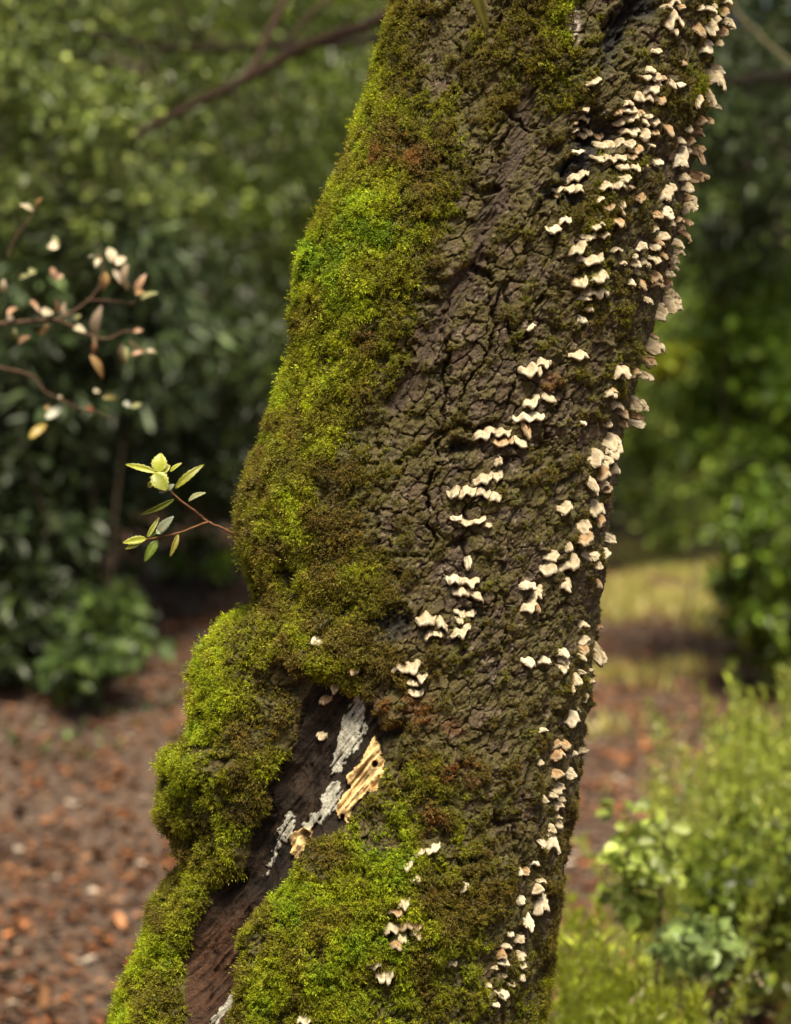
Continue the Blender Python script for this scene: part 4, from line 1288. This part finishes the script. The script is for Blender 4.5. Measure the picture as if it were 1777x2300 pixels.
def heath(label, px, py, Y, rx, hpx, n, pal, group='feathery heath shrubs on the right', fl=1.5):
    """feathery upright sprays"""
    mp = K * Y
    base = P(px, py, Y)
    g = float(gz(base[0], Y))
    root = empty('heath_shrub', (base[0], Y, g), label, 'shrub', group)
    loc = np.array([base[0], Y, g])
    ztop = P(px, py - hpx, Y)[2]
    pos = []; dirs = []
    st = []
    for i in range(n):
        a = np.array([rng.normal(0, rx * mp * .6), rng.normal(0, .22), 0.0])
        hh = (ztop - g) * rng.uniform(.55, 1.0) * math.exp(-.5 * (a[0] / (rx * mp)) ** 2)
        tip = a * 1.5 + np.array([rng.normal(0, .05), rng.normal(0, .04), hh])
        st.append((a * .4, tip))
        m = 26
        t = np.linspace(.25, 1, m) ** .8
        ax = tip - a * .4
        c = a * .4 + ax * t[:, None]
        for k in range(7):
            sd = rng.normal(0, 1, (m, 3)); sd[:, 2] = np.abs(sd[:, 2]) * .9 + .7
            sd /= np.linalg.norm(sd, axis=1, keepdims=True)
            off = rng.random((m, 1)) * .035 * (1.3 - t[:, None])
            pos.append(c + sd * off * 1.5); dirs.append(sd)
    pos = np.concatenate(pos); dirs = np.concatenate(dirs)
    nn = len(pos)
    ln = rng.uniform(.012, .030, nn)
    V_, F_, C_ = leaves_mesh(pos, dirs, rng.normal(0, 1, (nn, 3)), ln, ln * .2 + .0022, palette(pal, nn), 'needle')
    o = mesh_obj('foliage', V_, F_, M_LEAF, root, C_, smooth=False)
    o['kind'] = 'stuff'
    Vs = []; Fs = []; Fq = []; c0 = 0
    for (a, b) in st[:10]:
        pts = smooth_path([a, (a + b) / 2 + rng.normal(0, .01, 3), b], 3)
        V2, F2 = tube(pts, np.linspace(.004, .0012, len(pts)), 5)
        mesh_obj('stem', V2, F2, M_STEM, root, np.tile([0.10, 0.06, 0.035], (len(V2), 1)))
    return root


HEATH = [(0.34, 0.40, 0.05), (0.26, 0.33, 0.04), (0.42, 0.46, 0.08), (0.18, 0.23, 0.04)]
HEATH2 = [(0.36, 0.42, 0.03), (0.28, 0.34, 0.03), (0.45, 0.48, 0.06)]
heath('large feathery yellow green heath at the right edge above the lobed plant', 1650, 1960, 6.9, 190, 400, 120, HEATH)
heath('feathery heath with its top cut by the right frame edge', 1770, 1900, 7.4, 150, 430, 130, HEATH)
heath('bright yellow green heath at the bottom edge, right beside the trunk', 1330, 2380, 5.6, 110, 330, 90, HEATH2)
heath('low bright heath at the bottom, left of the twiggy plant', 1480, 2400, 5.6, 90, 240, 60, HEATH2)


def build_twiggy():
    Yt = 5.5
    root = empty('twiggy_plant', P(1600, 2290, Yt), 'sparse twiggy plant with reddish tips at the bottom right', 'plant')
    for xs in ([(1640, 2420), (1620, 2300), (1570, 2220), (1545, 2160)], [(1620, 2300), (1560, 2290), (1500, 2250), (1450, 2240)], [(1625, 2310), (1650, 2230), (1690, 2190)], [(1570, 2220), (1600, 2180), (1610, 2130)],
               [(1500, 2250), (1490, 2210)]):
        twig('stem', xs, Yt, .002, .0009, (.22, .2, .12), root)
    for _ in range(60):
        x, y = [(1545, 2160), (1450, 2240), (1690, 2190), (1610, 2130), (1490, 2210), (1570, 2220), (1530, 2270), (1650, 2230)][rng.integers(8)]
        x += rng.normal(0, 14); y += rng.normal(0, 14)
        a = P(x, y, Yt); b = a + rng.normal(0, .007, 3)
        leaf_part(root, a, b, .006, (0, -1, .5), [(.45, .16, .08), (.3, .32, .1), (.5, .4, .25)][rng.integers(3)], M_LEAF, .2, .1, 0)


build_twiggy()


# overhanging bare branch, upper left
def build_branches():
    Yb = 8.2
    root = empty('bare_branch', P(640, -120, Yb), 'dark bare forked branch slanting down across the upper left background', 'branch')
    c = (0.03, 0.018, 0.012); c2 = (0.075, 0.048, 0.036)
    twig('limb', [(300, 312), (360, 272), (440, 232), (540, 185), (620, 140), (720, 90), (860, 40), (1000, -60), (1200, -300)], Yb, .011, .022, c, root, .3)
    twig('fork', [(545, 180), (580, 130), (605, 70), (640, 0), (700, -160), (800, -400)], Yb, .009, .014, c2, root)
    twig('fork', [(620, 140), (680, 50), (760, -20), (850, -120)], Yb + .1, .005, .008, c2, root)
    root = empty('bare_branch', P(400, 100, 9.5), 'straight black branch running level behind the forked one near the top', 'branch')
    twig('limb', [(200, 80), (400, 108), (600, 100), (760, 96), (950, 70), (1200, 20)], 10.5, .013, .018, (0.02, .014, .01), root)
    twig('side_twig', [(500, 105), (430, 60), (380, -40)], 10.5, .006, .006, (0.02, .014, .01), root)
    root = empty('bare_branch', P(1650, 0, 9), 'thin pale twig crossing the upper right corner', 'branch')
    twig('limb', [(1560, -200), (1640, 0), (1700, 75), (1777, 140), (1900, 220)], 8.5, .006, .007, (0.14, .12, .07), root)
    root = empty('bare_branch', P(1600, 190, 11), 'dark blurred bough behind the fungi on the upper right edge', 'branch')
    twig('limb', [(1500, 170), (1600, 182), (1700, 178), (1850, 150), (2100, 60)], 11.5, .02, .03, (0.015, .012, .008), root)
    # olive grass blade hanging in front of the trunk, top
    root = empty('hanging_blade', P(1045, -60, 3.45), 'blurred olive green blade hanging in front of the trunk top', 'leaf')
    leaf_part(root, P(1030, -120, 3.42), P(1098, 78, 3.46), .017, (.1, -1, .1), (.20, .19, .03), M_LEAF, .3, .05, 0)


build_branches()


# trees added to block the sky and darken the background: trunk + crown
def bg_tree(label, x, Y, h, r, crown_r, n, pal, leaf=.09, lean=0.0):
    g = float(gz(x, Y))
    root = empty('added_shade_tree', (x, Y, g), label, 'tree', 'trees added behind to shade the wood')
    pts = smooth_path([(0, 0, -.1), (lean * .4, .05, h * .3), (lean * .8, 0, h * .65), (lean, 0, h)], 5)
    V_, F_ = tube(pts, np.linspace(r, r * .3, len(pts)), 10)
    tr = mesh_obj('trunk', V_, F_, M_STEM, root, np.tile([0.06, 0.05, 0.035], (len(V_), 1)))
    cl = 60
    q = rng.normal(0, 1, (cl, 3)); q /= np.linalg.norm(q, axis=1, keepdims=True); q *= rng.random((cl, 1)) ** .4
    cen = q * np.array([crown_r, crown_r, h * .28]) + np.array([lean, 0, h * .88])
    ci = rng.integers(0, cl, n)
    off = rng.normal(0, 1, (n, 3)) * np.array([.42, .42, .28]) * crown_r / 3
    pos = cen[ci] + off
    nrm = rng.normal(0, .5, (n, 3)); nrm[:, 2] += 1
    ln = leaf * rng.uniform(.7, 1.5, n)
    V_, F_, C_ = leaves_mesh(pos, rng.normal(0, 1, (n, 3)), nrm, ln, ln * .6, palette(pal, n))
    o = mesh_obj('crown', V_, F_, M_LEAF, root, C_, smooth=False); o['kind'] = 'stuff'
    for i in range(5):
        e = cen[i]
        pts = smooth_path([(lean * .6, 0, h * .5), (np.array([lean * .8, 0, h * .7]) + e) / 2, e], 4)
        V2, F2 = tube(pts, np.linspace(r * .45, r * .12, len(pts)), 6)
        mesh_obj('limb', V2, F2, M_STEM, root, np.tile([0.06, 0.05, 0.035], (len(V2), 1)))


TP = OLIVE + DEEP
bg_tree('added shade tree hidden behind the upper left shrubs', -2.6, 12, 6.0, .14, 3.0, 7000, TP)
bg_tree('added shade tree behind the olive shrub left of the trunk', -.9, 17, 6.5, .14, 3.4, 7000, TP)
bg_tree('added shade tree standing behind the right hand shrubs', 5.2, 19.5, 6.5, .14, 3.2, 7000, TP)
bg_tree('added shade tree behind the left edge shrub', -4.2, 9.5, 5.5, .12, 2.4, 4500, TP)
bg_tree('added shade tree far behind the path gap', 2.8, 25, 8, .18, 4.0, 7000, TP)


def build_woods():
    """dense far wood: one mass of leaves rising over the slope"""
    n = 150000
    x = rng.uniform(-9, 9, n); y = rng.uniform(19.5, 28, n)
    cl = fbm(x * .9, y * .9, None, 400, 3)
    top = 6.5 + 2.5 * cl + 2.0 * (x > .5)
    z = gz(x, y) + rng.random(n) * top
    den = fbm(x * 1.4, z * 1.4, y * 1.4, 410, 2)
    keep = den > -.5
    # the gap over the path
    keep &= ~((np.abs(x - 1.6) < .5) & (z < gz(x, y) + .25))
    pos = np.stack([x, y, z], 1)[keep]
    n = len(pos)
    nrm = rng.normal(0, .6, (n, 3)); nrm[:, 2] += 1; nrm[:, 1] -= .3
    ln = .11 * rng.uniform(.6, 1.4, n)
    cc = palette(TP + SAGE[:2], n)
    right = sstep(.2, 1.4, pos[:, 0])[:, None]
    cc = cc * (1 - .35 * right) + np.array([.07, .13, .03]) * .35 * right
    V_, F_, C_ = leaves_mesh(pos, rng.normal(0, 1, (n, 3)), nrm, ln, ln * .6, cc)
    o = mesh_obj('distant_woods', V_, F_, M_LEAF, None, C_, smooth=False)
    o['kind'] = 'stuff'; o['label'] = 'dark blurred mass of woodland foliage closing the view behind'; o['category'] = 'woods'


build_woods()


def build_litter():
    n = 52000
    y = 5.0 + 13.0 * rng.random(n) ** 1.3
    x = rng.uniform(-1, 1, n) * (0.17 * y + .35)
    z = gz(x, y)
    pos = np.stack([x, y, z + .006 + rng.random(n) * .012], 1)
    dirs = rng.normal(0, 1, (n, 3)); dirs[:, 2] *= .25
    nrm = rng.normal(0, .26, (n, 3)); nrm[:, 2] += 1
    ln = rng.uniform(.016, .050, n) * np.where(rng.random(n) < .07, 1.7, 1.0)
    pal = [(0.19, 0.07, 0.03), (0.08, 0.03, 0.014), (0.24, 0.12, 0.06), (0.04, 0.02, 0.012), (0.12, 0.062, 0.034), (0.25, 0.09, 0.028)]
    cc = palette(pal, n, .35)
    pale = rng.random(n) < .03
    cc[x > .35] *= np.array([1.25, 1.3, 1.45])
    cc[pale] = np.array([.52, .42, .33]) * rng.uniform(.7, 1.1, (pale.sum(), 1))
    V_, F_, C_ = leaves_mesh(pos, dirs, nrm, ln, ln * rng.uniform(.4, .7, n), cc)
    o = mesh_obj('leaf_litter', V_, F_, M_LITTER, None, C_, smooth=False)
    o['kind'] = 'stuff'; o['label'] = 'brown and reddish fallen leaves carpeting the woodland floor'; o['category'] = 'leaf litter'
    # grass by the path
    n = 30000
    y = 16.6 + rng.normal(0, 2.6, n); x = rng.normal(1.35, .5, n) * y / 15
    d = fbm(x * 2.2, y * 1.2, None, 500, 3) + .25 * rng.normal(0, 1, n) > .05 + .10 * np.abs(y - 16.6)
    x, y = x[d], y[d]; n = len(x)
    pos = np.stack([x, y, gz(x, y)], 1)
    dirs = rng.normal(0, .45, (n, 3)); dirs[:, 2] = 1
    ln = rng.uniform(.04, .11, n)
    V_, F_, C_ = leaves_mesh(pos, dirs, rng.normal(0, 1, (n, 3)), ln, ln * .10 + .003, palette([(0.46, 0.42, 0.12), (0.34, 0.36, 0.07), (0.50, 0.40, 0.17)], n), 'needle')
    o = mesh_obj('path_grass', V_, F_, M_LEAF, None, C_, smooth=False)
    o['kind'] = 'stuff'; o['label'] = 'dry yellowish grass where the path bends away on the right'; o['category'] = 'grass'
    n = 2600
    y = rng.uniform(6.5, 12, n); x = rng.uniform(-1, 1, n) * (0.16 * y + .2)
    d = fbm(x * 1.6, y * 1.6, None, 510, 2) > .25
    x, y = x[d], y[d]; n = len(x)
    pos = np.stack([x, y, gz(x, y) + .01], 1)
    dirs = rng.normal(0, .7, (n, 3)); dirs[:, 2] = np.abs(dirs[:, 2]) + .2
    ln = rng.uniform(.02, .05, n)
    V_, F_, C_ = leaves_mesh(pos, dirs, rng.normal(0, .5, (n, 3)) + np.array([0, 0, 1]), ln, ln * .5, palette([(0.07, 0.14, 0.04), (0.12, 0.18, 0.05)], n))
    o = mesh_obj('ground_plants', V_, F_, M_LEAF, None, C_, smooth=False)
    o['kind'] = 'stuff'; o['label'] = 'tiny green plants scattered in the leaf litter'; o['category'] = 'ground cover'


build_litter()
